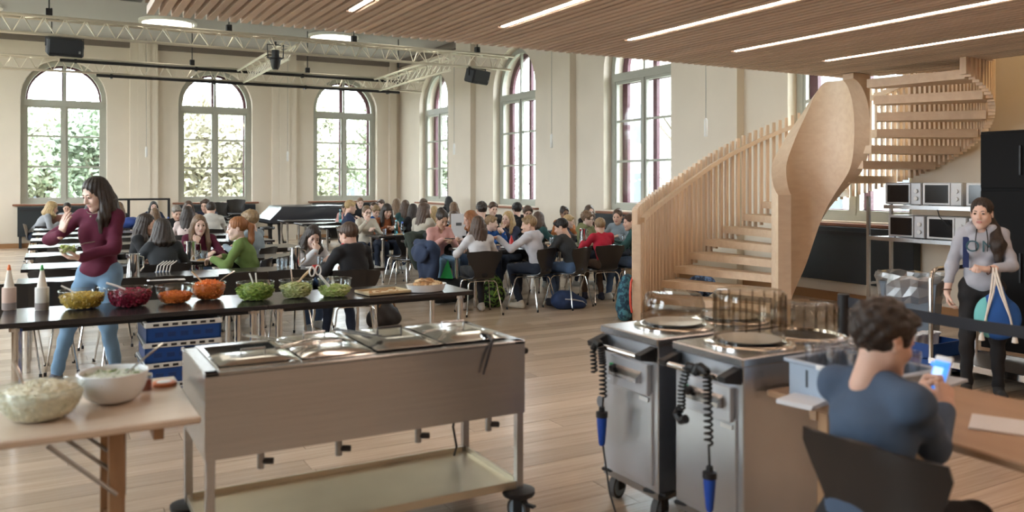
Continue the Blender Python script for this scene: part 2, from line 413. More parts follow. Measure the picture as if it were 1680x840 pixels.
# ---------------------------------------------------------------- mezzanine with slatted soffit and its light lines
ZS = 2.84
mez = MB()
poly = [(.6, YF), (8.1, YF), (8.1, 4.74), (8.62, 5.28), (8.12, 6.46), (.6, 6.46)]
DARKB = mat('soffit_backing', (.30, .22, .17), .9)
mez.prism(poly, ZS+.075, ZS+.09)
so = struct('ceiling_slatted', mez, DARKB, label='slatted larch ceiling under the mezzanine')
struct('trim_90', MB().prism([(.62, YF), (8.08, YF), (8.08, 4.70), (8.60, 5.26), (8.09, 6.42), (.62, 6.42)], ZS+.092, ZS+.42), mat('mezzanine_slab', (.62, .6, .57), .8))
LEDX = [1.88, 3.10, 4.33, 5.55, 6.78]
LEDM = glow('led_warm', (1.0, .76, .60), LED_E)
x = .64; k = 0; batten_boxes = 0
while x < 8.6:
    led = [l for l in LEDX if abs(x-l) < .041]
    y1 = 6.5 if x < 8.1 else 6.46-(x-8.12)*2.36
    y0 = YF+.05 if x < 8.09 else 4.74+(x-8.09)*1.04
    if y1-y0 > .15:
        if led: bar('batten', LARCH, (x, 5.70, ZS+.03), (x, y1, ZS+.03), .05, .06, so)
        else: bar('batten', LARCH, (x, y0, ZS+.03), (x, y1, ZS+.03), .05, .06, so)
    x += .0817
ALUW = mat('led_channel', (.7, .69, .67), .4, .3)
for i, l in enumerate(LEDX):
    xx = .64+.0817*round((l-.64)/.0817)
    t = thing('linear_light', 'recessed light line in the slatted ceiling, %s from the left' % ['first', 'second', 'third', 'fourth', 'fifth and rightmost'][i], 'ceiling light', (xx, 5.68, ZS))
    MB().box((0, -4.5, .03), (.05, 9.0, .05)).build('channel', ALUW, t)
    MB().box((0, -4.5, .004), (.027, 8.98, .008)).build('diffuser', LEDM, t)
t = thing('edge_beam', 'pale steel beam along the left edge of the slatted ceiling', 'beam', (.53, 6.38, ZS+.1))
MB().box((0, -4.5, .1), (.06, 9.0, .22)).box((0, -4.5, .0), (.12, 9.0, .02)).build('flange', mat('beam_white', (.6, .6, .62), .5), t)
MB().box((-.02, .06, .05), (.14, .10, .14)).build('end_bracket', mat('beam_dark', (.08, .085, .09), .5), t)

# ---------------------------------------------------------------- round ceiling lamps
DISC = glow('disc_lamp', (1.0, .90, .74), DISC_E)
RIM = mat('disc_rim', (.8, .78, .72), .4)
for i, X in enumerate((-1.5, 2.42, 6.35)):
    for j, Y in enumerate((20.72, 15.9, 11.1, 7.6)):
        lab = 'round flush ceiling lamp, ' + ('left of the two seen over the hall' if (i, j) == (1, 0) else 'right of the two seen over the hall' if (i, j) == (2, 0) else '%s of the %s row, hidden above the picture' % (['left', 'middle', 'right'][i], ['back', 'third', 'second', 'nearest'][j]))
        t = thing('ceiling_lamp', lab, 'ceiling lamp', (X, Y, HC), group='round ceiling lamps')
        MB().lathe([(.60, -.07), (.64, -.06), (.64, 0.0)], 40).build('rim', RIM, t, True)
        MB().lathe([(.02, -.085), (.35, -.082), (.60, -.068)], 40).build('diffuser', DISC, t, True)

# ---------------------------------------------------------------- outside: ground, trees, a pale house
struct('ground_outside', MB().box((5, 20, -1.3), (160, 160, .2)), mat('ground', (.30, .31, .24), .9, noise=.3, nscale=.5))
LEAFS = [mat('leaf_%d' % i, c, .6, noise=.35, nscale=1.2) for i, c in enumerate([(.31, .35, .235), (.36, .36, .25), (.24, .29, .20), (.38, .345, .25)])]
BARK = mat('bark', (.10, .08, .06), .9)
def tree(label, x, y, h, cr, lm, n=1400, seed=1, leaf=.2, cz=None):
    rg = random.Random(seed); t = thing('tree', label, 'tree', (x, y, -1.2)); cz = cz or h*.62
    mb = MB(); mb.tube([(0, 0, 0), (.1, .05, h*.35), (.05, -.05, h*.75)], [.18, .14, .05], 7)
    for k in range(9):
        a = rg.uniform(0, 2*PI); z0 = h*rg.uniform(.3, .6); l = cr*rg.uniform(.6, .95)
        mb.tube([(.08, 0, z0), (.08+l*.5*math.cos(a), l*.5*math.sin(a), z0+l*.3), (.08+l*math.cos(a), l*math.sin(a), z0+l*.75)], [.07, .045, .015], 5)
    mb.build('trunk', BARK, t, True)
    V = []; F = []; hubs = []
    for _ in range(26):
        d = Vector((rg.gauss(0, 1), rg.gauss(0, 1), rg.gauss(0, 1))).normalized()*rg.uniform(.35, .92)
        hubs.append(Vector((d.x*cr, d.y*cr, cz+d.z*(h-cz)*1.02)))
    for _ in range(n):
        hb = hubs[rg.randrange(26)]; c = hb+Vector((rg.gauss(0, .3), rg.gauss(0, .3), rg.gauss(0, .3)))*cr*.55
        a = Vector((rg.gauss(0, 1), rg.gauss(0, 1), rg.gauss(0, 1))).normalized(); b = a.orthogonal().normalized(); s = leaf*rg.uniform(.7, 1.4)
        i = len(V); V += [c-a*s, c+b*s*.5, c+a*s, c-b*s*.5]; F.append((i, i+1, i+2, i+3))
    mb = MB(); mb.add(V, F); f = mb.build('foliage', LEAFS[lm], t); f['kind'] = 'stuff'
for i, (x, y, h, cr, lm) in enumerate([(-10.5, 35.5, 6.4, 2.3, 0), (-6.4, 37, 6.0, 2.4, 1), (-2.3, 34.5, 6.2, 2.3, 0), (1.9, 37, 6.3, 2.4, 2), (5.6, 34, 6.4, 2.2, 3), (9.6, 36, 6.8, 2.4, 1), (13.8, 36.5, 7.0, 2.5, 0), (18.4, 37, 7.0, 2.4, 2), (-4.4, 42, 6.8, 2.4, 2), (7.6, 41, 6.8, 2.5, 0), (-.2, 42, 6.6, 2.2, 1), (11.8, 42, 7.2, 2.3, 1)]):
    tree('leafy tree outside behind the back windows, %s from the left' % ['first', 'second', 'third', 'fourth', 'fifth', 'sixth', 'seventh', 'eighth, in the second row,', 'ninth, in the second row,', 'tenth, in the second row,', 'eleventh, farthest back,', 'twelfth, farthest back,'][i], x, y, h, cr, lm, 7500, i+3, .135)
tree('low green tree outside the window beside the stair rail', 14.6, 15.2, 3.9, 2.0, 2, 2600, 31, .08)
tree('low green tree outside the second right-hand window', 14.4, 21.5, 3.0, 1.8, 2, 1600, 32, .08)
tree('sparse bare tree outside beyond the microwave rack', 14.0, 8.3, 5.6, 2.3, 3, 420, 33, .08)
tree('sparse bare tree outside between the right-hand windows', 16.5, 18.0, 6.6, 2.5, 1, 380, 34, .08)
HOUSE = mat('house_plaster', (.72, .69, .66), .9, noise=.06, nscale=.6)
t = thing('house', 'pale plastered house outside the right-hand windows', 'house', (26, 20, -1.2))
MB().box((2, 0, 4), (8, 26, 8)).build('walls', HOUSE, t)
MB().prism([(-2.6, 8), (6.6, 8), (2, 11)], -13.4, 13.4, 'y').build('roof', mat('house_roof', (.45, .33, .28), .8), t)
DW = mat('house_window', (.12, .13, .15), .15)
for j in range(7):
    for z in (2.4, 5.6):
        MB().box((-2.02, -10.5+3.5*j, z), (.08, 1.2, 1.8)).build('window', DW, t)
t = thing('house', 'low pale building beyond the trees at the back', 'house', (-2, 50, -1.2))
MB().box((0, 3, 2.2), (60, 6, 4.4)).build('walls', HOUSE, t)
MB().prism([(-.4, 4.4), (6.4, 4.4), (3, 6.0)], -30.5, 30.5, 'x').build('roof', mat('house_roof', (.45, .33, .28), .8), t)
for j in range(12): MB().box((-24+4.2*j, -.03, 2.3), (1.4, .08, 1.7)).build('window', DW, t)
# ---------------------------------------------------------------- spiral stair of pale ash
SCX, SCY, SRI, SRISE = 7.69, 6.68, .49, .171
SA0 = 118.8
_phi = [-40, 0, 59.0, 118.0, 189.4, 218]; _k = [1, 1, 8, 11, 16, 18]
def ro(phi): return float(np.interp(phi, [0, 60, 105, 135, 190], [1.985, 1.94, 1.77, 1.77, 1.82]))
def stz(phi): return SRISE*float(np.interp(phi, _phi, _k))
def szs(phi): return sum(stz(phi+d) for d in range(-28, 29, 7))/9      # smoothed for rails
def sphi(k): return float(np.interp(k, _k[1:], _phi[1:]))
def sp(r, phi, z): a = R(SA0-phi); return Vector((r*math.cos(a), r*math.sin(a), z))
def so_(dr, phi, z): return sp(ro(phi)+dr, phi, z)
def sq(r, phi, z): return sp(r, phi, z)+Vector((.105, -.058, 0))
st = thing('spiral_staircase', 'pale wooden spiral staircase with slatted balustrade rising to the mezzanine', 'staircase', (SCX, SCY, 0))
for k in range(1, 17):
    p0 = sphi(k); z = k*SRISE; mb = MB(); dp = 11.4 if k < 9 else 15.5
    a, b = so_(-.03, p0, 0), so_(-.03, p0+dp, 0)
    ux = Vector((a.x+b.x, a.y+b.y, 0)).normalized(); uy = Vector((-ux.y, ux.x, 0)); c0 = Vector((.08, -.045, 0))+ux*.52+Vector((-.4884, -.8726, 0))*(.26*max(0, min(1, (k-9)/4)))
    pts = [c0-uy*.10, b, so_(-.02, p0+dp/2, 0), a, c0+uy*.10]
    mb.prism([(p.x, p.y) for p in pts], z-.092, z); mb.build('tread', BEECH, st)
NB = 96; ph0, ph1 = -24., 208.
for i in range(NB):
    ph = ph0+(ph1-ph0)*i/(NB-1); z = szs(ph)
    zb = max(0.0, z-.24) if ph > 3 else 0.0; zt = max(1.15, z+1.12-.12*max(0, min(1, (ph-110)/60)))
    c = so_(.02, ph, 0); a = R(SA0-ph)
    o = bpy.data.objects.new('baluster', unit_box(BEECHU)); COL.objects.link(o); o.parent = st
    o.location = (c.x, c.y, (zb+zt)/2); o.rotation_euler = (0, 0, a); o.scale = (.065, .036, zt-zb)
def ribbon(name, P0, P1, f0, f1, pa, pb, n=60, m=BEECH):      # a helical band between two plan curves and two height curves
    mb = MB(); V = []; F = []
    for i in range(n+1):
        ph = pa+(pb-pa)*i/n
        for P, z in ((P0, f0(ph)), (P1, f0(ph)), (P1, f1(ph)), (P0, f1(ph))): V.append(P(ph, z))
    for i in range(n):
        for j in range(4): F.append((4*i+j, 4*i+(j+1) % 4, 4*i+4+(j+1) % 4, 4*i+4+j))
    F += [(0, 1, 2, 3)[::-1], (4*n, 4*n+1, 4*n+2, 4*n+3)]
    return mb.add(V, F).build(name, m, st, True)
ribbon('handrail', lambda p, z: so_(-.085, p, z), lambda p, z: so_(-.035, p, z), lambda p: max(.98, szs(p)+.93), lambda p: max(1.03, szs(p)+.99), -16, 206)
a = R(SA0+26); c = so_(0, -26, .57)
MB().box((c.x, c.y, .565), (.10, .05, 1.13), rz=a, ch=.004).build('newel', BEECH, st)
zt_ = lambda p: float(np.interp(p, [-45, -31, -14, 10, 31, 44, 59, 70, 78, 230], [1.45, 1.60, 1.78, 1.94, 2.15, 2.33, 2.50, 2.68, 2.835, 2.835]))
zb_ = lambda p: float(np.interp(p, [-45, 0, 22, 45, 59, 76, 97, 119, 149, 165, 180, 200, 218], [0, .03, .26, .51, .70, 1.12, 1.42, 1.62, 1.84, 2.12, 2.42, 2.66, 2.80]))
sm = lambda f: (lambda p: sum(f(p+d) for d in (-12, -8, -4, 0, 4, 8, 12))/7)
ribbon('inner_stringer', lambda p, z: sq(SRI-.12, p, z), lambda p, z: sq(SRI+.045, p, z), sm(zb_), lambda p: min(sm(zt_)(p), 2.835), -45, 218, 110)
# warm lamp in the stairwell above
t = thing('stairwell_lamp', 'warm ceiling lamp above the stair well, hidden by the mezzanine', 'ceiling lamp', (8.9, 4.0, 4.6))
MB().lathe([(.02, 0), (.22, .005), (.24, .05), (.05, .07)], 24).build('shade', glow('stair_lamp_glow', (1, .72, .36), 40.0), t, True)
MB().cyl((0, 0, .07), .01, .73, 8).build('stem', BLACK, t)
# ---------------------------------------------------------------- chairs and tables
SHELL = mat('chair_shell_black', (.017, .015, .0145), .30, coat=.2)
TOPM = mat('table_top_black', (.022, .019, .02), .22, spec=.6)
EDGEM = mat('table_edge', (.05, .035, .03), .4)
TH_ = .745
def make_chair():
    t = thing('stacking_chair', 'x', 'chair')
    prof = [(.215, .425), (.19, .442), (.10, .448), (0, .438), (-.10, .430), (-.165, .442), (-.205, .485), (-.222, .54), (-.232, .60), (-.245, .67), (-.262, .74), (-.272, .785), (-.277, .808)]
    wid = [.18, .198, .205, .20, .175, .145, .128, .135, .165, .205, .230, .222, .165]
    lift = [0, 0, .006, .012, .014, .01, 0, 0, 0, 0, 0, 0, -.018]
    P = []
    for (y, z), w, lf in zip(prof, wid, lift):
        row = []
        for j in range(9):
            s = (j-4)/4; ss = abs(s)**2
            back = max(0, min(1, (z-.5)/.2))
            row.append((s*w, y+ss*.045*back, z+lf*ss*1.2+(.0 if z < .8 else (-.012*(1-ss)+ .0))))
        P.append(row)
    MB().grid(P, .011).build('seat_shell', SHELL, t, True)
    MB().tube([(-.13, -.11, .418), (.13, -.11, .418), (.13, .12, .418), (-.13, .12, .418)], .008, 6, close=True).build('under_frame', CHROME, t, True)
    for sx in (-1, 1):
        for sy in (-1, 1):
            b = .12 if sy > 0 else -.11
            lg = MB().tube([(sx*.10, b, .415), (sx*.155, b+sy*.012, .415), (sx*.178, b+sy*.03, .39), (sx*.235, b+sy*.12, .0)], .0085, 7).build('leg', CHROME, t, True)
            MB().cyl((sx*.235, b+sy*.12, 0), .012, .03, 8).build('foot_cap', BLACK, lg)
    return t
CH0 = make_chair(); CH_USED = [0]
def chair(x, y, rz, label, group='black shell chairs', z=0.):
    if not CH_USED[0]:
        CH_USED[0] = 1; CH0.location = (x, y, z); CH0.rotation_euler = (0, 0, rz); tag(CH0, label, None, group); return CH0
    return dup(CH0, (x, y, z), rz, label, group)
def make_table(w, d):
    t = thing('canteen_table', 'x', 'table')
    MB().box((0, 0, TH_-.016), (w, d, .032), ch=.003).build('table_top', TOPM, t)
    MB().box((0, 0, TH_-.05), (w-.2, d-.16, .03)).build('under_frame', BLACK, t)
    for sx in (-1, 1):
        for sy in (-1, 1):
            lg = MB().tube([(sx*(w/2-.09), sy*(d/2-.07), 0), (sx*(w/2-.09), sy*(d/2-.07), TH_-.03)], .025, 10).build('leg', CHROME, t, True)
            MB().cyl((sx*(w/2-.09), sy*(d/2-.07), TH_-.06), .04, .02, 10).build('leg_flange', CHROME, lg)
    return t
TB0 = make_table(1.645, .76); TB_USED = [0]
def table(x, y, rz, label, group='black canteen tables'):
    if not TB_USED[0]:
        TB_USED[0] = 1; TB0.location = (x, y, 0); TB0.rotation_euler = (0, 0, rz); tag(TB0, label, None, group); return TB0
    return dup(TB0, (x, y, 0), rz, label, group)
ta_ = table(2.195, 6.38, 0, 'long black table carrying the green salads, bread dish and baking tray', 'black serving tables')
tb_ = table(.548, 6.38, 0, 'long black table carrying the squeeze bottles and the red, corn and carrot bowls', 'black serving tables')
ta_.scale = tb_.scale = (1, .92, 1)
ORD = ['first', 'second', 'third', 'fourth', 'fifth', 'sixth', 'seventh', 'eighth']
LROW = [8.1+1.6*k for k in range(8)]; RROW = [9.5, 11.25, 12.9, 14.5, 16.05, 17.65, 19.2]
for k, y in enumerate(LROW):
    for j, x in enumerate((.57, 2.22)):
        table(x, y+.38, 0, 'black table, %s half of the %s row, left block' % (['left', 'right'][j], ORD[k]))
for k, y in enumerate(RROW):
    for j, x in enumerate((5.56, 7.21)):
        table(x, y+.38, 0, 'black table, %s half of the %s row, right block' % (['left', 'right'][j], ORD[k]))
# empty chairs: behind the salad tables and elsewhere among the rows
for i, (u, nm) in enumerate([(16, 'leftmost'), (74, 'second'), (128, 'third'), (212, 'fourth, right of the standing girl,'), (277, 'fifth, behind the carrot bowls,'), (400, 'sixth, behind the green salad bowl,'), (484, 'seventh, behind the cabbage bowl,')]):
    x = atY(u, 7.92); chair(x, 8.19, R((-4, 3, -2, 5, -3, 2, -4)[i]), 'empty black chair behind the salad tables, %s from the left' % nm, 'chairs behind the salad tables')
for i, (x, y, rz, nm) in enumerate([(.05, 9.35, 0, 'at the left end of the second row'), (.75, 9.38, 5, 'second from the left in the second row'), (.1, 11.0, -3, 'at the left end of the third row'), (.9, 11.0, 4, 'third row left, near the aisle wall side'), (1.9, 9.2, 184, 'on the far side of the first row'), (.5, 9.25, 176, 'on the far side of the first row at the left'),
        (.2, 12.55, 0, 'fourth row at the left end'), (1.0, 12.6, 3, 'fourth row beside the left end'), (.3, 14.2, -3, 'fifth row at the left end'), (1.2, 14.2, 0, 'fifth row second from the left'), (5.3, 17.3, 5, 'empty in the right block by the piano'), (6.0, 17.3, -5, 'empty in the right block, second by the piano'), (5.2, 15.7, 2, 'empty at the fifth right row near the aisle'), (5.9, 15.7, -3, 'empty at the fifth right row, second from the aisle'), (5.0, 12.55, 4, 'at the end of the third right row by the aisle'), (2.0, 12.6, 0, 'fourth row near the ginger girl'), (2.7, 14.1, 4, 'fifth row at the right end')]):
    chair(x, y, R(rz), 'empty black chair %s of tables' % nm if 'row' in nm else 'empty black chair %s' % nm)
# stack of chairs by the back window, two towers
for j, (u, n, rz) in enumerate([(359, 6, 178), (386, 7, 170)]):
    x = atY(u, 21.6)
    for k in range(n):
        chair(x, 21.6-.02*k, R(rz), 'black chair in the %s stack by the back wall, %s from the bottom' % (['left', 'right'][j], ORD[k]), 'stacked chairs by the back wall', z=.07*k)
# ---------------------------------------------------------------- stainless hot-food trolley
STEELP = mat('polished_pan', (.74, .73, .71), .12, 1.)
RUBBER = mat('grey_rubber', (.09, .09, .09), .7)
WHEELB = mat('wheel_bluegrey', (.36, .47, .58), .5)
BROWNH = mat('dark_handle', (.03, .025, .025), .4)
def caster(p, m, r=.055, rz=0.):
    c = MB().box((0, 0, .125), (.07, .09, .012)).tube([(0, 0, .06+.0), (0, .0, .125)], .022, 8)
    c = MB(); c.box((0, 0, 2*r+.02), (.08, .08, .014), ch=.004)
    for s in (-1, 1): c.box((s*.021, -.01, r+.03), (.005, .05, r*1.5))
    o = c.build('caster', BLACK, p, loc=m, rz=rz)
    MB().tube([(-.016, 0, r), (.016, 0, r)], r, 18).build('tyre', RUBBER, o, True)
    MB().tube([(-.018, 0, r), (.018, 0, r)], r*.78, 18).build('wheel', WHEELB, o, True)
    MB().box((0, -r*1.15, r*1.5), (.03, .06, .012), ch=.004).build('brake_lever', BLACK, o)
    return o
cx0, cx1, cy0, cy1 = .535, 1.99, 3.43, 4.06
CW, CD = cx1-cx0, cy1-cy0; CZ = .865
t = thing('food_trolley', 'stainless steel hot-food trolley with covered wells and lower shelf', 'food trolley', ((cx0+cx1)/2, (cy0+cy1)/2, 0))
mb = MB()
for (sx, sy, w, d) in ((0, -1, CW, .012), (0, 1, CW, .012), (-1, 0, .012, CD-.026), (1, 0, .012, CD-.026)):
    mb.box((sx*(CW/2-.006), sy*(CD/2-.006), .69), (w, d, .335))
mb.box((0, 0, .535), (CW-.02, CD-.02, .02)); mb.build('body', STEEL, t)
mb = MB(); wx = [-.53, -.18, .18, .53]
for sy in (-1, 1): mb.box((0, sy*(CD/2-.028), CZ-.006), (CW+.012, .056, .018), ch=.004)
for sx in (-1, 1): mb.box((sx*(CW/2-.028), 0, CZ-.006), (.056, CD, .018), ch=.004)
mb.build('rim', STEEL, t)
LIDN = [('gastronorm_lid', 0), ('gastronorm_lid', 1), ('gastronorm_lid', 2), ('gastronorm_lid', 3)]
px = CW/2-.056
for i in range(4):
    w = 2*px/4; x = -px+w*(i+.5)
    if i in (0, 1):
        for sy in (-1, 1):
            d = CD-.112; y = sy*d/4
            pan = MB(); pan.box((x, y, CZ-.10), (w-.03, d/2-.03, .004)); 
            for a in (-1, 1): pan.box((x+a*(w/2-.015), y, CZ-.05), (.004, d/2-.03, .10)); pan.box((x, y+a*(d/4-.015), CZ-.05), (w-.03, .004, .10))
            for a in (-1, 1): pan.box((x+a*(w/2-.010), y, CZ+.004), (.022, d/2-.004, .006), ch=.002); pan.box((x, y+a*(d/4-.010), CZ+.004), (w-.004, .022, .006), ch=.002)
            p = pan.build('pan', STEELP, t)
            if not (i == 0 and sy > 0):
                P = []
                for a in range(9):
                    row = []
                    for b in range(9):
                        s_, q = (a-4)/4, (b-4)/4; row.append((x+s_*(w/2-.012), y+q*(d/4-.012), CZ+.012+.016*(1-max(abs(s_), abs(q))**4)))
                    P.append(row)
                l = MB().grid(P, .003).build('lid', STEELP, p, True)
                MB().tube([(x-.05, y, CZ+.026), (x-.05, y, CZ+.05), (x+.05, y, CZ+.05), (x+.05, y, CZ+.026)], .006, 6).build('lid_handle', STEEL, p, True)
    else:
        d = CD-.112; P = []
        for a in range(11):
            row = []
            for b in range(11):
                s_, q = (a-5)/5, (b-5)/5; m_ = max(abs(s_), abs(q))
                row.append((x+s_*(w/2-.006), q*(d/2-.006), CZ+.008+(.028 if m_ < .75 else .012*(1-m_)/.25+.004)))
            P.append(row)
        l = MB().grid(P, .003).build('lid', STEELP, t, True)
        MB().tube([(x-.06, .02, CZ+.03), (x-.06, .02, CZ+.062), (x+.06, .02, CZ+.062), (x+.06, .02, CZ+.03)], .007, 6).build('lid_handle', BROWNH if i == 2 else STEEL, l, True)
for sx in (-1, 1):
    for sy in (-1, 1):
        lx, ly = sx*(CW/2-.022), sy*(CD/2-.022)
        lg = MB().box((lx, ly, .345), (.036, .036, .44), ch=.003).build('leg', STEEL, t)
        MB().lathe([(.075, .125), (.08, .135), (.08, .15), (.05, .158)], 18, (lx, ly, 0)).build('bumper', BLACK, lg, True)
        caster(t, (lx, ly, 0), .058, .4*sx)
SHELFM = mat('shelf_satin', (.60, .55, .44), .36, 1., noise=.05, nscale=5)
MB().box((0, 0, .165), (CW-.03, CD-.03, .014)).box((0, -CD/2+.02, .178), (CW-.06, .012, .035)).box((0, CD/2-.02, .178), (CW-.06, .012, .035)).box((-CW/2+.02, 0, .178), (.012, CD-.06, .035)).box((CW/2-.02, 0, .178), (.012, CD-.06, .035)).build('shelf', SHELFM, t)
for i, x in enumerate((-.50, -.17, .20, .56)):
    v = MB().tube([(x, -.26, .53), (x, -.26, .445)], .015, 10).build('drain_valve', STEELD, t, True)
    MB().tube([(x, -.26, .475), (x+.05, -.27, .47)], .014, 8).build('valve_knob', BLACK, v, True)
MB().tube([(CW/2-.16, .12, .525), (CW/2-.15, .13, .45), (CW/2-.165, .14, .36), (CW/2-.14, .15, .25), (CW/2-.13, .2, .19)], .006, 6).build('cable', BLACK, t, True)
MB().tube([(CW/2, -.20, .80), (CW/2+.07, -.20, .79), (CW/2+.075, .20, .79), (CW/2, .20, .80)], .017, 8).build('push_handle', BROWNH, t, True)
MB().tube([(CW/2-.26, -CD/2-.004, CZ+.012), (CW/2-.31, -CD/2-.016, CZ-.05), (CW/2-.335, -CD/2-.014, CZ-.115)], [.006, .006, .004], 6)
# serving tools lying on the lids
def tongs(name, label, p, rz, l=.30, m=None):
    t = thing(name, label, 'tongs', p, rz)
    for s in (-1, 1):
        a = MB().box((l/2, s*.017, .012), (l, .014, .004), rz=s*.05, ch=.001).build('arm', m or STEELP, t)
        MB().box((l-.005, s*.030, .010), (.05, .022, .004), ch=.001).build('gripper', m or STEELP, a)
    MB().tube([(0, -.012, .012), (-.012, 0, .012), (0, .012, .012)], .006, 6).build('hinge', STEEL, t, True)
tongs('serving_tongs', 'steel tongs lying across the left pans of the trolley', (.80, 4.0, CZ+.03), -1.05, .34)
tongs('serving_tongs', 'steel tongs lying on the trolley lids at mid front', (.86, 3.60, CZ+.035), .55, .2)
tongs('serving_tongs', 'dark-handled tongs resting on the middle trolley lid', (1.20, 3.86, CZ+.045), -1.2, .26, BROWNH)
tongs('serving_tongs', 'steel tongs at the front of the rightmost lid', (1.55, 3.62, CZ+.04), .35, .22)
t = thing('serving_spoon', 'dark-handled spoon hanging over the trolley front edge', 'spoon', (1.80, 3.42, CZ))
MB().tube([(.03, .09, .03), (.01, 0, .018), (-.02, -.012, -.05), (-.045, -.012, -.13)], [.006, .006, .007, .004], 7).build('handle', BROWNH, t, True)
MB().lathe([(.002, 0), (.03, .012), (.034, .02)], 14, (.05, .13, .02), 1, 1.3).build('bowl', STEELP, t, True)

# ---------------------------------------------------------------- folding serving table at the left
TW = wood('table_beech_laminate', (.64, .50, .385), (.72, .59, .47), (1.0, 6, 6), .2, .03, .0, 1.5)
LEGW = wood('leg_beech', (.30, .17, .09), (.40, .24, .13), (6, 6, 1), .45, .05)
IRON = mat('folding_iron', (.30, .29, .28), .4, .9)
FZ = .752
t = thing('folding_table', 'pale wooden folding table in the left foreground holding two large bowls', 'table', (-.405, 3.625, 0))
MB().box((0, 0, FZ-.014), (1.80, .74, .028), ch=.006).build('table_top', TW, t)
for sx in (-1, 1):
    for sy in (-1, 1):
        lx, ly = sx*.62, sy*.28
        lg = MB().box((lx, ly, .362), (.055, .045, .725), ch=.004).build('leg', LEGW, t)
        MB().box((lx+sx*.029, ly, .60), (.004, .028, .24)).build('hinge_plate', IRON, lg)
        MB().tube([(lx, ly-.024, .49), (lx-sx*.22, ly-.024, .70)], .008, 6).tube([(lx, ly+.024, .55), (lx-sx*.16, ly+.024, .70)], .008, 6).build('brace', IRON, lg)
    MB().box((sx*.62, 0, .22), (.03, .56, .05)).build('stretcher', LEGW, t)
    MB().box((sx*.76, 0, FZ-.055), (.035, .62, .055)).build('batten', LEGW, t)

BOWLG = glassy('bowl_glass', (.955, .975, .97), .05)
def bowl(name, label, x, y, z, r, h, food, fill, heap=0., m=BOWLG, foodlabel=None, seed=1, chunk=.008, nch=220, group='salad bowls', rb=.45, leafy=False):
    t = thing(name, label, 'bowl', (x, y, z), 0, group)
    pr = [(r*rb*.9, 0), (r*rb, .004)]+[(r*(rb+(1-rb)*math.sin(PI/2*k/9)**.9), .004+h*(1-math.cos(PI/2*k/9))) for k in range(1, 9)]+[(r, h)]
    inn = [(max(a-.004, .001), b+.004) for a, b in pr[::-1][:-1]]; inn[0] = (r-.004, h)
    MB().lathe(pr+inn, 36).build('glass' if m is BOWLG else 'shell', m, t, True)
    MB().tube([(r*math.cos(2*PI*k/36), r*math.sin(2*PI*k/36), h) for k in range(36)], .0035, 6, close=True).build('rim', m, t, True)
    # the food: a heaped surface with loose shreds on it
    rg = random.Random(seed); zf = h*fill
    def rad(z):
        for (a, b), (c, d) in zip(pr, pr[1:]):
            if b <= z <= d: return a+(c-a)*(z-b)/max(d-b, 1e-6)
        return r
    prof = [(rad(max(zf*q, .008))-.007, max(zf*q, .008)) for q in (.03, .2, .4, .6, .8, 1.0)]; rf = prof[-1][0]
    prof += [(rf*q, zf+heap*(1-q*q)) for q in (.85, .65, .45, .25, .06)]
    fo = MB().lathe(prof, 30)
    fo.v = [(a+rg.uniform(-.003, .003), b+rg.uniform(-.003, .003), c+rg.uniform(-.003, .003)) for a, b, c in fo.v]
    f = fo.build('food', food[0], t, 'all')
    ch = MB()
    for _ in range(nch):
        a = rg.uniform(0, 2*PI); q = math.sqrt(rg.uniform(0, 1))*.97; rr = rf*q
        c = Vector((rr*math.cos(a), rr*math.sin(a), zf+heap*(1-q*q)+.002)); ch.mi = rg.randrange(len(food)); l = chunk*rg.uniform(.7, 1.6)
        M = Euler((rg.uniform(-.7, .7), rg.uniform(-.7, .7), rg.uniform(0, 6.3))).to_matrix()
        ch.box(c, (l*1.8, l*.55, l*.4) if not leafy else (l*1.7, l*1.0, l*.10), rot=M)
    for _ in range(nch):                   # pressed against the glass below
        a = rg.uniform(0, 2*PI); z_ = zf*rg.uniform(.1, 1); rr = rad(z_)-.006
        M = Euler((rg.uniform(-.4, .4), rg.uniform(-.4, .4), rg.uniform(0, 6.3))).to_matrix(); ch.mi = rg.randrange(len(food)); l = chunk*rg.uniform(.7, 1.3)
        ch.box((rr*math.cos(a), rr*math.sin(a), z_), (l*.9, l*.9, l*.7) if not leafy else (l*1.2, l*.9, l*.12), rot=M)
    o = ch.build('food_pieces', food, f); o['kind'] = 'stuff'
    return t
def fm(n, *cs): return [mat('%s_%d' % (n, i), c, .5, noise=.12, nscale=60) for i, c in enumerate(cs)]
CORN = fm('corn', (.62, .40, .06), (.70, .52, .14), (.50, .36, .10)); BEET = fm('beet', (.22, .005, .03), (.32, .01, .05), (.14, .004, .02))
CARR = fm('carrot', (.78, .19, .03), (.85, .26, .05), (.68, .15, .02)); GREEN = fm('green_leaf', (.26, .38, .06), (.42, .52, .14), (.16, .27, .04))
CABB = fm('cabbage', (.60, .62, .28), (.70, .70, .40), (.50, .55, .2)); LETT = fm('lettuce', (.52, .58, .2), (.66, .68, .34), (.36, .48, .12))
CHEESE = fm('grated_white', (.84, .79, .62), (.88, .84, .70), (.80, .74, .55)); HERB = fm('herb_curd', (.66, .68, .55), (.16, .25, .07), (.74, .75, .66))
WHITEP = mat('white_porcelain', (.80, .80, .80), .2); WHPL = mat('white_plastic', (.78, .78, .77), .35)
WOODSP = mat('spoon_wood', (.62, .45, .27), .5)
bowl('salad_bowl', 'large ribbed glass bowl of grated white cheese on the folding table', *at(66, 686, FZ), FZ, .148, .118, CHEESE, .78, .045, seed=2, chunk=.0055, nch=420)
bowl('salad_bowl', 'white porcelain bowl of herbed dressing on the folding table', *at(186, 658, FZ), FZ, .128, .118, HERB, .86, .004, WHITEP, seed=3, chunk=.008, nch=60)
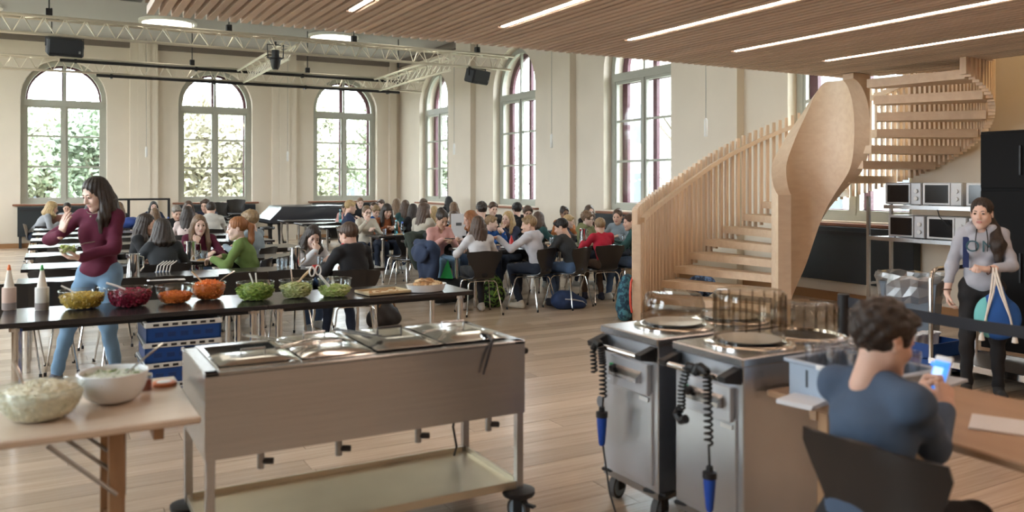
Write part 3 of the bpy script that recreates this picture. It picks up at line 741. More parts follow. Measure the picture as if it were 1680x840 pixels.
def spoon(label, base, tip, m=STEELP, w=.006, head=.02, cat='spoon', name='serving_spoon'):
    a = Vector(base); b = Vector(tip); t = thing(name, label, cat, a)
    d = b-a; MB().tube([(0, 0, 0), d*.5+Vector((0, 0, .004)), d], [w*.8, w, w], 7).build('handle', m, t, True)
    MB().lathe([(.001, -.006), (head*.8, -.002), (head, .005)], 12, (0, 0, 0), 1, 1.4).build('bowl', m, t, True)
bx, by = at(66, 686, FZ); spoon('steel spoon standing in the white cheese bowl', (bx-.05, by, FZ+.12), (bx-.085, by+.03, FZ+.21))
bx, by = at(186, 658, FZ); spoon('steel ladle leaning out of the white dressing bowl', (bx+.05, by+.02, FZ+.10), (bx+.19, by+.06, FZ+.20), STEELP, .005)
x, y = at(239, 640, FZ); t = thing('sauce_jar', 'small glass jar of red sauce beside the white bowl', 'jar', (x, y, FZ))
MB().lathe([(.026, 0), (.028, .01), (.028, .05), (.024, .06)], 18).build('glass', BOWLG, t, True); MB().lathe([(.024, .003), (.025, .046)], 16).build('sauce', mat('red_sauce', (.25, .04, .02), .4), t, True)
MB().lathe([(.026, .058), (.026, .068)], 16).build('lid', STEELP, t, True)
x, y = at(269, 632, FZ); t = thing('jar_lid', 'round orange jar lid lying on the folding table corner', 'lid', (x, y, FZ))
MB().lathe([(.05, 0), (.052, .004), (.052, .012), (.047, .015)], 24).build('disc', mat('orange_lid', (.62, .19, .08), .4), t, True)
MB().lathe([(.03, .0152), (.028, .017)], 20).build('label', WHPL, t, True)

# ---------------------------------------------------------------- things on the black salad tables
SZ = TH_
def squeeze(label, u, tip, body):
    x, y = at(u, 508, SZ); t = thing('squeeze_bottle', label, 'bottle', (x, y, SZ))
    MB().lathe([(.040, 0), (.044, .006), (.044, .14), (.043, .155)], 20).build('body', body, t, True)
    MB().lathe([(.043, .153), (.032, .158), (.011, .275), (.009, .285)], 18).build('cap', mat('bottle_translucent', (.72, .66, .58), .4), t, True)
    MB().lathe([(.011, .272), (.013, .277), (.007, .308), (.004, .312)], 12).build('nozzle', tip, t, True)
    MB().lathe([(.0445, .004), (.0445, .05)], 20).build('sauce_level', mat('sauce_greybrown', (.28, .24, .23), .4), t, True)  # grey-brown band round the lower part of the bottle
squeeze('squeeze bottle with orange nozzle at the left frame edge', 15, mat('nozzle_orange', (.75, .18, .05), .4), mat('bottle_rose', (.62, .47, .40), .4))
squeeze('white squeeze bottle with green nozzle on the salad table', 69, mat('nozzle_green', (.05, .35, .08), .4), mat('bottle_white', (.72, .70, .66), .4))
def sb(label, u, v, r, h, food, fill, heap, **k): 
    x, y = at(u, v, SZ); return (x, y), bowl('salad_bowl', label, x, y, SZ, r, h, food, fill, heap, **k)
(x, y), _ = sb('glass bowl of yellow corn salad, leftmost salad on the black table', 135, 506, .150, .128, CORN, .70, .02, seed=11, chunk=.011)
spoon('pale spoon leaning left out of the corn bowl', (x-.03, y, SZ+.10), (x-.13, y+.02, SZ+.165), WHPL)
(x, y), _ = sb('glass bowl of dark red beetroot salad', 213, 503, .148, .135, BEET, .74, .02, seed=12, chunk=.014)
spoon('pale spoon leaning left out of the beetroot bowl', (x-.02, y, SZ+.12), (x-.15, y+.02, SZ+.175), WHPL, .008)
(x, y), _ = sb('glass bowl half empty of grated carrot', 287, 497, .134, .132, CARR, .48, .02, seed=13, chunk=.009)
tongs('salad_tongs', 'white plastic tongs leaning in the half-empty carrot bowl', (x-.17, y+.01, SZ+.16), -.05, .22, WHPL)
(x, y), _ = sb('glass bowl heaped with grated carrot', 343, 491, .122, .125, CARR, .86, .035, seed=14, chunk=.009)
spoon('wooden spoon leaning left in the heaped carrot bowl', (x-.05, y, SZ+.13), (x-.12, y+.02, SZ+.215), WOODSP)
spoon('steel spoon leaning right in the heaped carrot bowl', (x+.06, y, SZ+.12), (x+.19, y+.03, SZ+.20), STEELP)
(x, y), _ = sb('glass bowl of green leaf salad with two forks', 419, 492, .138, .135, GREEN, .60, .03, seed=15, chunk=.022, nch=320, leafy=True)
spoon('left pale fork handle standing in the green salad', (x-.01, y, SZ+.10), (x-.04, y+.02, SZ+.20), WHPL); spoon('right pale fork handle standing in the green salad', (x+.01, y, SZ+.10), (x+.005, y+.02, SZ+.20), WHPL)
(x, y), _ = sb('glass bowl of pale cabbage salad', 486, 488, .128, .135, CABB, .58, .03, seed=16, chunk=.016, nch=320, leafy=True)
spoon('wooden salad server leaning right in the cabbage bowl', (x+.02, y, SZ+.12), (x+.115, y+.02, SZ+.205), WOODSP, .010); spoon('clear upright spoon in the cabbage bowl', (x-.03, y, SZ+.1), (x-.035, y+.02, SZ+.22), STEELP, .006)
(x, y), _ = sb('glass bowl of lettuce with white scissor tongs', 549, 486, .128, .138, LETT, .42, .02, seed=17, chunk=.02, nch=300, leafy=True)
t = thing('salad_tongs', 'white scissor tongs standing in the lettuce bowl', 'tongs', (x-.05, y-.02, SZ+.08))
MB().tube([(0, 0, 0), (-.07, .01, .09)], .010, 8).build('arm', WHPL, t, True)
for s in (-1, 1): MB().tube([(-.07-.035+s*.024+.02*math.cos(q), .01, .125+s*.004+.036*math.sin(q)) for q in [2*PI*k/14 for k in range(14)]], .006, 6, close=True).build('finger_loop', WHPL, t, True)
# baking tray and bread dish
x, y = at(628, 481, SZ); t = thing('baking_tray', 'nearly empty baking tray lined with paper', 'tray', (x, y, SZ), .12)
MB().box((0, 0, .006), (.36, .25, .006)).build('base', mat('tray_dark', (.06, .045, .04), .4, .5), t)
mb = MB()
for s in (-1, 1): mb.box((0, s*.125, .016), (.37, .012, .022), ch=.004); mb.box((s*.18, 0, .016), (.012, .25, .022), ch=.004)
mb.build('rim', mat('tray_rim', (.55, .42, .25), .4, .3), t)
MB().box((0, 0, .011), (.33, .22, .003)).build('paper', mat('tray_paper', (.72, .58, .38), .8, noise=.2, nscale=12), t)
CRUST = mat('bread_crust', (.42, .23, .10), .7, noise=.3, nscale=15); CRUMB = mat('bread_crumb', (.72, .55, .34), .8, noise=.1, nscale=20)
rg = random.Random(5)
cr = MB()
for _ in range(16): cr.box((rg.uniform(-.14, .14), rg.uniform(-.09, .09), .017), (rg.uniform(.01, .045), rg.uniform(.008, .02), .008), rz=rg.uniform(0, 3))
o = cr.build('crumbs', CRUST, t); o['kind'] = 'stuff'
x, y = at(699, 478, SZ); t = thing('oval_dish', 'white oval dish heaped with bread pieces', 'dish', (x, y, SZ), .05)
MB().lathe([(.13, 0), (.15, .006), (.168, .05), (.176, .062), (.170, .062), (.146, .012), (.01, .01)], 40, (0, 0, 0), 1.0, .66, True, True).build('shell', WHITEP, t, True)
dish_xy = (x, y)
for i in range(26):
    a = rg.uniform(0, 2*PI); q = math.sqrt(rg.uniform(0, 1)); lx, ly = .12*q*math.cos(a), .075*q*math.sin(a); h = .055+.055*(1-q)*rg.uniform(.6, 1)
    b = thing('bread_piece', ('dark crusted' if i % 3 else 'pale inner')+' torn piece of bread heaped in the white oval dish', 'bread', (x+lx, y+ly, SZ+h), rg.uniform(0, 6), 'bread pieces in the oval dish')
    mb = MB(); mb.lathe([(.005, -.018), (.026, -.012), (.032, 0), (.028, .012), (.006, .018)], 9, (0, 0, 0), 1.25, .8); mb.v = [(p[0]+rg.uniform(-.005, .005), p[1]+rg.uniform(-.005, .005), p[2]+rg.uniform(-.004, .004)) for p in mb.v]
    mb.build('crust', CRUST if i % 3 else CRUMB, b, 'all')
    MB().box((.036, 0, 0), (.006, .03, .022)).build('crumb', CRUMB, b)
# blue crates stacked under the salad table
BLUE = mat('crate_blue', (.005, .048, .21), .4); CRW = mat('crate_label', (.58, .58, .56), .6)
for k in range(5):
    z = .003+.137*k; rz = (.02, -.03, .03, -.01, .02)[k]
    t = thing('dish_crate', 'blue dish crate under the salad table, %s of five from the floor' % ORD[k], 'crate', (.80, 6.25, z), rz, 'blue dish crates under the salad table')
    mb = MB(); w = .48
    for s in (-1, 1): mb.box((0, s*(w/2-.006), .055), (w, .012, .11)); mb.box((s*(w/2-.006), 0, .055), (.012, w, .11))
    mb.box((0, 0, .006), (w, w, .01)); mb.build('body', BLUE, t)
    mb = MB()
    for s in (-1, 1): mb.box((0, s*(w/2), .118), (w+.012, .022, .034), ch=.003); mb.box((s*(w/2), 0, .118), (.022, w+.012, .034), ch=.003)
    mb.build('rim', CRW, t)
    for i in range(7):
        for p_, s_ in (((-.18+.06*i, -w/2-.0115, .118), (.036, .004, .016)), ((-w/2-.0115, -.18+.06*i, .118), (.004, .036, .016))):
            o = put('rim_slot', unit_box(BLACK), t, p_); o.scale = s_
    for i in range(5): o = put('grip_slot', unit_box(mat('crate_blue_dark', (.006, .03, .13), .5)), t, (-.16+.08*i, -w/2-.001, .05)); o.scale = (.05, .004, .03)

# ---------------------------------------------------------------- heated plate dispensers
SMOKE = glassy('smoky_dome', (.75, .71, .65), .05)
DISPF = mat('dispenser_front', (.60, .64, .70), .34, 1., noise=.05, nscale=3)
PLW = mat('plate_white', (.74, .76, .74), .25)
CABLE = mat('cable_black', (.012, .012, .013), .5); PLUGB = mat('plug_blue', (.01, .07, .42), .35)
GREYPL = mat('panel_grey', (.58, .60, .64), .4, .6)
def coil(pts, r, turns, wire=.0056):
    pts = [Vector(p) for p in pts]; n = turns*8; out = []
    for i in range(n+1):
        s = i/n*(len(pts)-1); k = min(int(s), len(pts)-2); f = s-k; p = pts[k].lerp(pts[k+1], f); d = (pts[k+1]-pts[k]).normalized()
        a = d.orthogonal().normalized(); b = d.cross(a); q = 2*PI*i/8; out.append(p+(a*math.cos(q)+b*math.sin(q))*r)
    return MB().tube(out, wire, 5)
def dispenser(label, x0, y0, y1, domes, v):
    ZT = .89; D = .80 if len(domes) > 1 else .62; w = y1-y0
    t = thing('plate_dispenser', label, 'plate dispenser', (x0, (y0+y1)/2, 0))
    MB().box((D/2, 0, .5), (D-.02, w-.02, .70), ch=.004).build('body', DISPF, t)
    MB().box((D/2, 0, ZT-.022), (D+.01, w+.004, .04), ch=.006).build('top_plate', STEEL, t)
    MB().box((.006, 0, .40), (.014, w-.09, .44), ch=.003).build('door_panel', DISPF, t)
    MB().box((-.004, -.02, .68), (.03, w-.16, .15), ch=.004).build('control_panel', GREYPL, t)
    b = MB().prism([(-.02, .715), (-.055, .685), (-.055, .665), (-.02, .66)], -w/2+.10, w/2-.14, 'y').build('panel_hood', STEEL, t)
    MB().tube([(-.045, .05, .705), (-.068, .05, .70)], .018, 14).build('thermostat_knob', BLACK, t, True)
    MB().box((-.024, .105, .70), (.012, .022, .03), ch=.002).build('switch', mat('switch_green', (.02, .35, .12), .3), t)
    MB().box((-.006, -.13, .585), (.004, .07, .02)).build('type_plate', WHPL, t)
    h = MB().tube([(-.075, -w/2+.045, .80), (-.075, w/2-.045, .80)], .014, 12).build('push_bar', CHROME, t, True)
    for s in (-1, 1): MB().prism([(0, .775), (-.09, .79), (-.095, .815), (0, .845)], s*(w/2-.035)-.022, s*(w/2-.035)+.022, 'y').build('bar_bracket', BLACK, t)
    MB().box((D/2, 0, .135), (D-.02, w-.02, .03)).build('base_frame', STEELD, t)
    for sx in (.06, D-.06):
        for sy in (-1, 1):
            c = caster(t, (sx, sy*(w/2-.06), 0), .060, PI/2+.35)
            MB().box((0, 0, .147), (.13, .11, .016), ch=.006).build('bumper', BLACK, c)
    for (dx, h_, r, open_) in domes:
        MB().lathe([(r+.045, ZT-.001), (r+.045, ZT+.006), (r+.02, ZT+.014), (r+.006, ZT+.014), (r+.002, ZT-.0005)], 40, (dx, 0, 0), 1, 1, False, False).build('well_ring', STEELP, t, True)
        MB().cyl((dx, 0, ZT), r+.004, .002, 32).build('well_floor', BLACK, t)
        if open_ != 'empty':
            pl = MB().lathe([(.02, ZT+.004), (r*.62, ZT+.006), (r*.9, ZT+.022), (r*.92, ZT+.026), (r*.6, ZT+.012), (.02, ZT+.010)], 40, (dx, 0, 0)).build('plate', PLW, t, True)
        dm = MB(); n = 48
        pr = [(r, ZT+.016), (r, ZT+h_*.62), (r*.985, ZT+h_*.72), (r*.94, ZT+h_*.80), (r*.93, ZT+h_*.90), (r*.86, ZT+h_*.98), (r*.80, ZT+h_)]
        if open_ == 'ribbed': pr = [(r, ZT+.016), (r, ZT+h_*.5), (r*1.01, ZT+h_*.52), (r*1.01, ZT+h_*.9), (r*.98, ZT+h_*.96), (r*.9, ZT+h_)]
        dm.lathe(pr+[(r*.3, pr[-1][1]+.004), (.01, pr[-1][1]+.005)], n, (dx, 0, 0), 1, 1, False, True)
        d = dm.build('dome', SMOKE, t, True)
        if open_ in ('ribbed', 'empty'):
            for k in range(18):
                a = 2*PI*k/18; MB().box((dx+(r+.003)*math.cos(a), (r+.003)*math.sin(a), ZT+h_*.62), (.007, .010, h_*.62), rz=a).build('rib', SMOKE, d)
    # coiled supply cable slung over the push bar, with a blue plug
    if v == 0:
        coil([(-.09, .16, .66), (-.095, .165, .78), (-.085, .14, .83)], .014, 12).build('coiled_cable', CABLE, t, True)
        coil([(-.085, .15, .82), (-.10, .09, .81), (-.10, .075, .72), (-.10, .07, .56)], .016, 22).build('coiled_cable', CABLE, t, True)
        MB().tube([(-.10, .07, .56), (-.10, .075, .50)], .005, 6).build('cable', CABLE, t, True); py, pz = .075, .36
        MB().tube([(-.10, py, .33), (-.13, py-.10, .12), (-.16, py-.22, .012), (-.2, py-.5, .008)], .005, 6).build('loose_cable', CABLE, t, True)
        MB().tube([(-.101, py+.02, .53), (-.099, py+.02, .53)], .03, 14).build('cable_tag', mat('tag_grey', (.25, .27, .3), .5), t)
    else:
        coil([(-.10, .05, .62), (-.10, .045, .72), (-.09, .02, .82), (-.095, -.03, .82)], .015, 18).build('coiled_cable', CABLE, t, True)
        coil([(-.09, -.03, .80), (-.095, -.06, .835), (-.105, -.12, .82), (-.105, -.125, .70), (-.105, -.13, .52)], .016, 28).build('coiled_cable', CABLE, t, True)
        MB().tube([(-.10, .06, .62), (-.10, .08, .60), (-.10, .05, .575), (-.10, .02, .59)], .020, 8).build('cable_socket', BLACK, t, True)
        MB().tube([(-.105, -.13, .52), (-.105, -.135, .42)], .005, 6).build('cable', CABLE, t, True); py, pz = -.135, .28
        MB().tube([(-.105, py, .25), (-.11, py, .1), (-.15, py-.02, .01)], .005, 6).build('loose_cable', CABLE, t, True)
    p = MB().lathe([(.012, pz-.04), (.016, pz-.03), (.022, pz+.03), (.026, pz+.08), (.026, pz+.10)], 16, (-.105, py, 0)).build('plug', PLUGB, t, True)
    MB().lathe([(.030, pz+.10), (.030, pz+.125), (.016, pz+.13), (.014, pz+.15)], 16, (-.105, py, 0)).build('plug_collar', BLACK, p, True)
dispenser('steel plate dispenser with a low smoky dome, left of the two', 2.50, 3.06, 3.52, [(.29, .17, .158, 'low'), (.68, .05, .158, 'low')], 0)
dispenser('steel plate dispenser with tall ribbed smoky domes, right of the two', 2.53, 2.54, 2.99, [(.26, .245, .158, 'ribbed'), (.62, .16, .15, 'empty')], 1)

# ---------------------------------------------------------------- desk at the right with tub and papers
DZ = .75
t = thing('folding_table', 'wooden table at lower right where the boy with the phone sits', 'table', (3.02, 1.62, 0))
DESKW = wood('desk_beech', (.36, .22, .13), (.44, .28, .17), (6, 1.0, 6), .35, .03, .0, 1.5)
MB().box((0, 0, DZ-.015), (.76, 1.80, .03), ch=.006).build('table_top', DESKW, t)
for sx in (-1, 1):
    for sy in (-1, 1):
        MB().box((sx*.30, sy*.66, .36), (.045, .055, .72), ch=.004).build('leg', LEGW, t)
for sy in (-1, 1): MB().box((0, sy*.70, DZ-.058), (.66, .035, .055)).build('batten', DESKW, t)
TUB = mat('tub_bluegrey', (.36, .43, .52), .4); CLEARP = glassy('clear_plastic', (.93, .94, .96), .12)
x, y = at(1291, 648, DZ); t = thing('plastic_tub', 'blue-grey plastic tub of clear cups on the wooden table', 'tub', (x+.20, y-.20, DZ), 0)
mb = MB()
for s in (-1, 1): mb.box((0, s*.21, .07), (.34, .008, .14)); mb.box((s*.17, 0, .07), (.008, .42, .14))
mb.box((0, 0, .004), (.34, .42, .008)); mb.build('body', TUB, t)
mb = MB()
for s in (-1, 1): mb.box((0, s*.22, .142), (.37, .03, .014), ch=.004); mb.box((s*.18, 0, .142), (.03, .45, .014), ch=.004)
mb.build('rim', TUB, t); MB().box((-.198, .0, .142), (.008, .11, .018), ch=.003).build('label', WHPL, t)
for s in (-1, 1): MB().box((-.172, s*.12, .08), (.006, .012, .07)).build('slot', mat('slot_dark', (.05, .06, .07), .6), t)
tx, ty = x+.20, y-.20
for i in range(3):
    for j in range(4):
        c = thing('plastic_cup', 'clear plastic cup, %s of the %s row in the blue-grey tub' % (['first', 'second', 'third', 'last'][3-j], ['front', 'middle', 'back'][i]), 'cup', (tx-.10+.10*i, ty-.15+.10*j, DZ+.085), .3*i, 'clear cups in the tub')
        MB().lathe([(.028, 0), (.036, .10), (.039, .125), (.036, .125), (.026, .004), (.004, .003)], 16, (0, 0, 0), 1, 1, True, True).build('wall', CLEARP, c, True)
        MB().tube([(.0385*math.cos(2*PI*k/14), .0385*math.sin(2*PI*k/14), .125) for k in range(14)], .002, 5, close=True).build('lip', CLEARP, c, True)
PAPER = mat('paper', (.72, .72, .74), .7)
def sheet(name, label, u, v, w, d, rz, m=PAPER, n=1, z=DZ, cat='paper'):
    x, y = at(u, v, z); t = thing(name, label, cat, (x, y, z), rz)
    for k in range(n): MB().box((0, 0, .003+.006*k), (w, d, .005), rz=.03*k).build('sheet', m, t)
sheet('napkin_stack', 'stack of white napkins by the blue-grey tub', 1318, 662, .15, .15, .2, n=3, cat='napkins')
sheet('paper_sheet', 'white sheet of paper on the wooden table at right edge', 1668, 702, .21, .29, .5)
sheet('tray', 'grey cardboard tray behind the phone on the table', 1512, 622, .22, .30, .15, mat('grey_card', (.42, .46, .52), .6), 2, cat='tray')

# ---------------------------------------------------------------- barrier post and belt
def post(label, x, y):
    t = thing('barrier_post', label, 'barrier post', (x, y, 0))
    MB().lathe([(.17, 0), (.17, .012), (.05, .03), (.03, .035)], 28).build('base', BLACK, t, True)
    MB().cyl((0, 0, .03), .031, .88, 18).build('pole', BLACK, t)
    MB().lathe([(.034, .89), (.034, .97), (.028, .975)], 18).build('belt_head', BLACK, t, True); return t
px, py = 4.05, 3.27; qx, qy = 4.28, 1.35
post('black barrier post behind the plate dispensers', px, py); post('black barrier post beyond the right edge of the picture', qx, qy)
P = [[(px+(qx-px)*k/10, py-.03+(qy-py)*k/10, .93-.04*math.sin(PI*k/10)+dz) for dz in (-.03, .03)] for k in range(11)]
t = thing('barrier_belt', 'black belt stretched from the barrier post to the right', 'barrier belt', (0, 0, 0))
MB().grid(P, .003).build('webbing', mat('belt_black', (.012, .013, .02), .6), t)
# ---------------------------------------------------------------- lighting trusses under the hall ceiling
_tm = {}
def truss(label, a, b, hgt=.27, wid=.27, bay=.30, rest=.0):
    a = Vector(a); b = Vector(b); d = (b-a); L = d.length; ang = math.atan2(d.y, d.x)
    t = thing('lighting_truss', label, 'truss', a, ang)
    ck = ('c', round(L, 3))
    if ck not in _tm: _tm[ck] = MB().tube([(0, 0, 0), (L, 0, 0)], .026, 8).mesh('chord', ALU, True)
    offs = [(-wid/2, 0), (wid/2, 0), (0, -hgt)]
    for (oy, oz) in offs: put('chord', _tm[ck], t, (0, oy, oz))
    n = int(L/bay)
    def brace(p, q):
        p = Vector(p); q = Vector(q); dd = q-p; l = dd.length
        if 'b' not in _tm: _tm['b'] = MB().tube([(0, 0, 0), (1, 0, 0)], 1, 5).mesh('brace', ALU, True)
        o = bpy.data.objects.new('brace', _tm['b']); COL.objects.link(o); o.parent = t; o.location = p
        o.rotation_mode = 'QUATERNION'; o.rotation_quaternion = dd.to_track_quat('X', 'Z'); o.scale = (l, .009, .009)
    for i in range(n):
        x0, x1 = i*L/n, (i+1)*L/n; xm = (x0+x1)/2
        brace((x0, -wid/2, 0), (xm, 0, -hgt)); brace((xm, 0, -hgt), (x1, -wid/2, 0))
        brace((x0 if i % 2 else x1, wid/2, 0), (xm, 0, -hgt))
        brace((x0, -wid/2, 0), (x1, wid/2, 0)) if i % 2 else brace((x0, wid/2, 0), (x1, -wid/2, 0))
    return t
TZ1, TZ2 = 4.34, 4.32
truss('long aluminium lighting truss nearest the mezzanine, below the ceiling lamps', (-3.4, 15.62, TZ1), (8.72, 15.62, TZ1))
truss('long aluminium lighting truss farther back, before the back windows', (-3.4, 20.4, TZ2), (8.66, 20.4, TZ2))
truss('short truss linking the two long trusses, left of the two', (4.02, 15.9, TZ2-.04), (4.02, 20.2, TZ2-.04))
truss('short truss linking the two long trusses, right of the two', (7.40, 15.9, TZ2-.04), (7.40, 20.2, TZ2-.04))
for lab, z, y, x0, x1 in (('upper black rail along the rear truss', TZ2-.06, 20.2, .2, 8.2), ('lower black rail along the rear truss', TZ2-.34, 20.2, .9, 7.95)):
    t = thing('lighting_bar', lab, 'lighting rail', (x0, y, z)); MB().tube([(0, 0, 0), (x1-x0, 0, 0)], .034, 8).build('pipe', BLACK, t, True)
    for k in range(4): MB().box((.3+k*(x1-x0-.6)/3, .06, 0), (.05, .14, .09)).build('clamp', BLACK, t)
def hoist(x, y, zt, i):
    t = thing('truss_hanger', 'black steel hanger rod holding a truss, %s' % i, 'truss hanger', (x, y, zt), 0, 'truss hanger rods')
    MB().cyl((0, 0, 0), .012, HC-zt, 6).build('rod', BLACK, t); MB().box((0, 0, .05), (.10, .10, .16), ch=.01).build('hook_block', BLACK, t)
    MB().box((0, 0, -.02), (.30, .05, .03)).build('cross_bar', BLACK, t)
for i, (x, y, z) in enumerate([(.0, 15.62, TZ1+.03), (2.85, 15.62, TZ1+.03), (5.2, 15.62, TZ1+.03), (7.9, 15.62, TZ1+.03), (.05, 20.4, TZ2+.04), (2.9, 20.4, TZ2+.04), (5.6, 20.4, TZ2+.04), (8.0, 20.4, TZ2+.04)]):
    hoist(x, y, z, ('front truss ' if y < 18 else 'rear truss ')+ORD[i % 4]+' from left')
SPK = mat('speaker_black', (.012, .013, .016), .55); GRL = mat('speaker_grille', (.02, .022, .027), .6, bump=.4, bscale=400)
def speaker(label, u, v, Y, rz, w=.54, h=.29):
    x = atY(u, Y); d = x*ST+Y*CT; z = EYE-(v-V0)*d/FPX
    t = thing('loudspeaker', label, 'loudspeaker', (x, Y, z), rz)
    tl = Matrix.Rotation(R(16), 3, 'X')
    mb = MB(); mb.box((0, .10, 0), (w, .26, h), ch=.025, rot=tl); mb.build('cabinet', SPK, t)
    mb = MB(); mb.box((0, -.035, -.012), (w-.05, .012, h-.05), ch=.005, rot=tl); mb.build('grille', GRL, t)
    MB().box((w/2-.07, -.045, -h/2+.05), (.03, .008, .04), rot=tl).build('badge', mat('badge_grey', (.35, .35, .36), .4), t)
    MB().tube([(-w/2-.012, .1, 0), (-w/2-.012, .1, h/2+.03), (w/2+.012, .1, h/2+.03), (w/2+.012, .1, 0)], .012, 6).tube([(0, .1, h/2+.03), (0, .12, TZ1-.27-z)], .014, 6).build('yoke', SPK, t, True)
speaker('black loudspeaker under the front truss at left', 108, 76, 15.6, R(8)); speaker('black loudspeaker under the right end of the front truss', 789, 125, 15.6, R(24))
x = atY(453, 15.55); t = thing('stage_light', 'black stage lamp hanging on the front truss', 'stage light', (x, 15.6, 3.9))
MB().lathe([(.05, -.16), (.08, -.1), (.10, .02), (.13, .04), (.13, .06), (.07, .07), (.07, .2)], 16).build('housing', BLACK, t, True)
MB().tube([(-.14, 0, .05), (-.15, 0, .30), (.15, 0, .30), (.14, 0, .05)], .012, 6).tube([(0, 0, .3), (0, 0, .36)], .02, 6).build('yoke', BLACK, t, True)
# pull-cord microphones / pendants on thin cords
WHT = mat('white_enamel', (.78, .77, .74), .35)
for i, (u, v, Y, lab) in enumerate([(240, 250, 23.5, 'white pendant on a thin cord between the left and middle back windows'), (472, 257, 23.5, 'white pendant on a thin cord left of the rear right window'), (745, 245, 18.6, 'white pendant on a thin cord beside the corner window'), (905, 232, 14.2, 'white pendant on a thin cord on the right-hand pilaster'), (1158, 210, 9.4, 'white pendant on a thin cord above the stair rail')]):
    x = min(atY(u, Y), XR-.3); d = x*ST+Y*CT; z = EYE-(v-V0)*d/FPX
    t = thing('pendant', lab, 'pendant', (x, Y, z), 0); MB().lathe([(.02, -.13), (.028, -.12), (.028, .12), (.012, .15)], 12).build('shell', WHT, t, True)
    MB().cyl((0, 0, .14), .006, (HC if x < .6 or Y > 6.6 else ZS)-z-.14, 5).build('cord', mat('cord_grey', (.32, .30, .27), .7), t)

# ---------------------------------------------------------------- grand piano under its black cover, stools, frame rack
VINYL = mat('piano_cover', (.035, .037, .045), .28, bump=.25, bscale=5)
EBONY = mat('piano_ebony', (.012, .011, .012), .2)
px = atY(432, 21.9)
t = thing('grand_piano', 'grand piano under a shiny black cover by the back wall', 'piano', (px, 21.9, 0), 0)
top = [(0.0, -.72), (.35, -.76), (1.0, -.75), (1.55, -.70), (2.05, -.50), (2.25, -.10), (2.1, .30), (1.5, .55), (.9, .74), (.35, .76), (0, .72)]
n = len(top); V = []; F = []
for (sc, z, dx) in ((1.0, .62, 0), (1.03, .70, 0), (1.0, .98, .0), (.96, 1.03, .02), (.5, 1.045, .45)):
    for (a, b) in top:
        xx = a*sc+dx
        if z > .9 and a < .3: xx += .28
        V.append((xx, b*sc+.02*math.sin(9*a+5*b+z*14), z+.012*math.sin(7*a+4*b)))
for r_ in range(4):
    for k in range(n): F.append((r_*n+k, r_*n+(k+1) % n, (r_+1)*n+(k+1) % n, (r_+1)*n+k))
F.append(tuple(4*n+k for k in range(n)))
MB().add(V, F).build('cover', VINYL, t, True)
MB().prism([(a*.97+.03, b*.95) for a, b in top], .58, .66).build('body', EBONY, t)
for (a, b) in ((.3, -.55), (.3, .55), (1.75, 0)): 
    lg = MB().lathe([(.03, .04), (.045, .1), (.06, .4), (.075, .6)], 10, (a, b, 0)).build('leg', EBONY, t, True); MB().tube([(a-.02, b, .03), (a+.02, b, .03)], .03, 10).build('castor', EBONY, lg)
MB().tube([(.42, 0, .6), (.5, 0, .1)], .03, 8).box((.5, 0, .08), (.14, .3, .05)).build('pedal_lyre', EBONY, t)
for lab, u, Y in (('black stool before the piano keyboard', 437, 20.9),):
    x = atY(u, Y); t = thing('piano_stool', lab, 'stool', (x, Y, 0)); MB().lathe([(.05, .47), (.19, .475), (.21, .50), (.20, .54), (.05, .555)], 20).build('seat', EBONY, t, True)
    for k in range(4): a = PI/4+k*PI/2; MB().tube([(.13*math.cos(a), .13*math.sin(a), .47), (.17*math.cos(a), .17*math.sin(a), 0)], .02, 7).build('leg', EBONY, t, True)
x0 = atY(150, 22.6); x1 = atY(277, 22.6); xm = atY(211, 22.6)
t = thing('coat_rack', 'black steel frame rack before the back wall between the windows', 'rack', (x0, 22.6, 0))
for x in (x0, xm, x1): MB().box((x-x0, 0, .60), (.06, .06, 1.2)).build('post', BLACK, t); MB().box((x-x0, 0, .02), (.07, .5, .04)).build('foot', BLACK, t)
MB().box(((x1-x0)/2, 0, 1.22), (x1-x0+.06, .06, .05)).build('top_rail', BLACK, t)

# ---------------------------------------------------------------- microwave rack, dark cabinets and clearing trolley at right
RX = 8.62
t = thing('microwave_rack', 'steel shelf rack carrying two rows of microwaves', 'rack', (RX, 5.98, 0))
for y in (.62, -.85):
    for x in (0, .42): MB().box((x, y, .73), (.035, .035, 1.46)).build('post', STEEL, t)
for z, y0 in ((1.345, .40), (.965, .62)):
    MB().box((.21, (y0-.85)/2, z), (.45, y0+.85, .03)).box((-.012, (y0-.85)/2, z), (.02, y0+.85, .045)).build('shelf', STEEL, t)
MB().box((.21, .62, .42), (.42, .025, .03)).build('end_rail', STEEL, t); MB().box((.21, -.85, .42), (.42, .025, .03)).build('end_rail', STEEL, t)
MWB = mat('microwave_silver', (.46, .46, .47), .35, .4); MWD = mat('microwave_glass', (.012, .011, .011), .12); MWW = mat('microwave_white', (.66, .66, .66), .35)
def micro(label, y, z, body, w=.46):
    t = thing('microwave', label, 'microwave', (RX+.20, y, z), 0, None); h = .255
    MB().box((0, 0, h/2+.012), (.33, w, h), ch=.006).build('case', body, t)
    d = MB().box((-.171, .065, h/2+.012), (.014, w-.135, h-.012), ch=.003).build('door', body, t)
    MB().box((-.180, .06, h/2+.012), (.004, w-.185, h-.055)).build('door_window', MWD, d)
    MB().box((-.168, -w/2+.06, h/2+.012), (.010, .11, h-.012), ch=.002).build('control_panel', body, t)
    for k, zz in enumerate((.085, .17)): MB().tube([(-.172, -w/2+.058, zz), (-.192, -w/2+.058, zz)], .024, 14).build('dial', MWW, t, True)
    for a in (-1, 1):
        for b in (-1, 1): MB().cyl((a*.12, b*.18, 0), .012, .016, 8).build('foot', BLACK, t)
zA, zB = 1.361, .981
micro('silver microwave at the left end of the upper rack shelf', 6.16, zA, MWB); micro('white microwave second on the upper rack shelf', 5.68, zA, MWW)
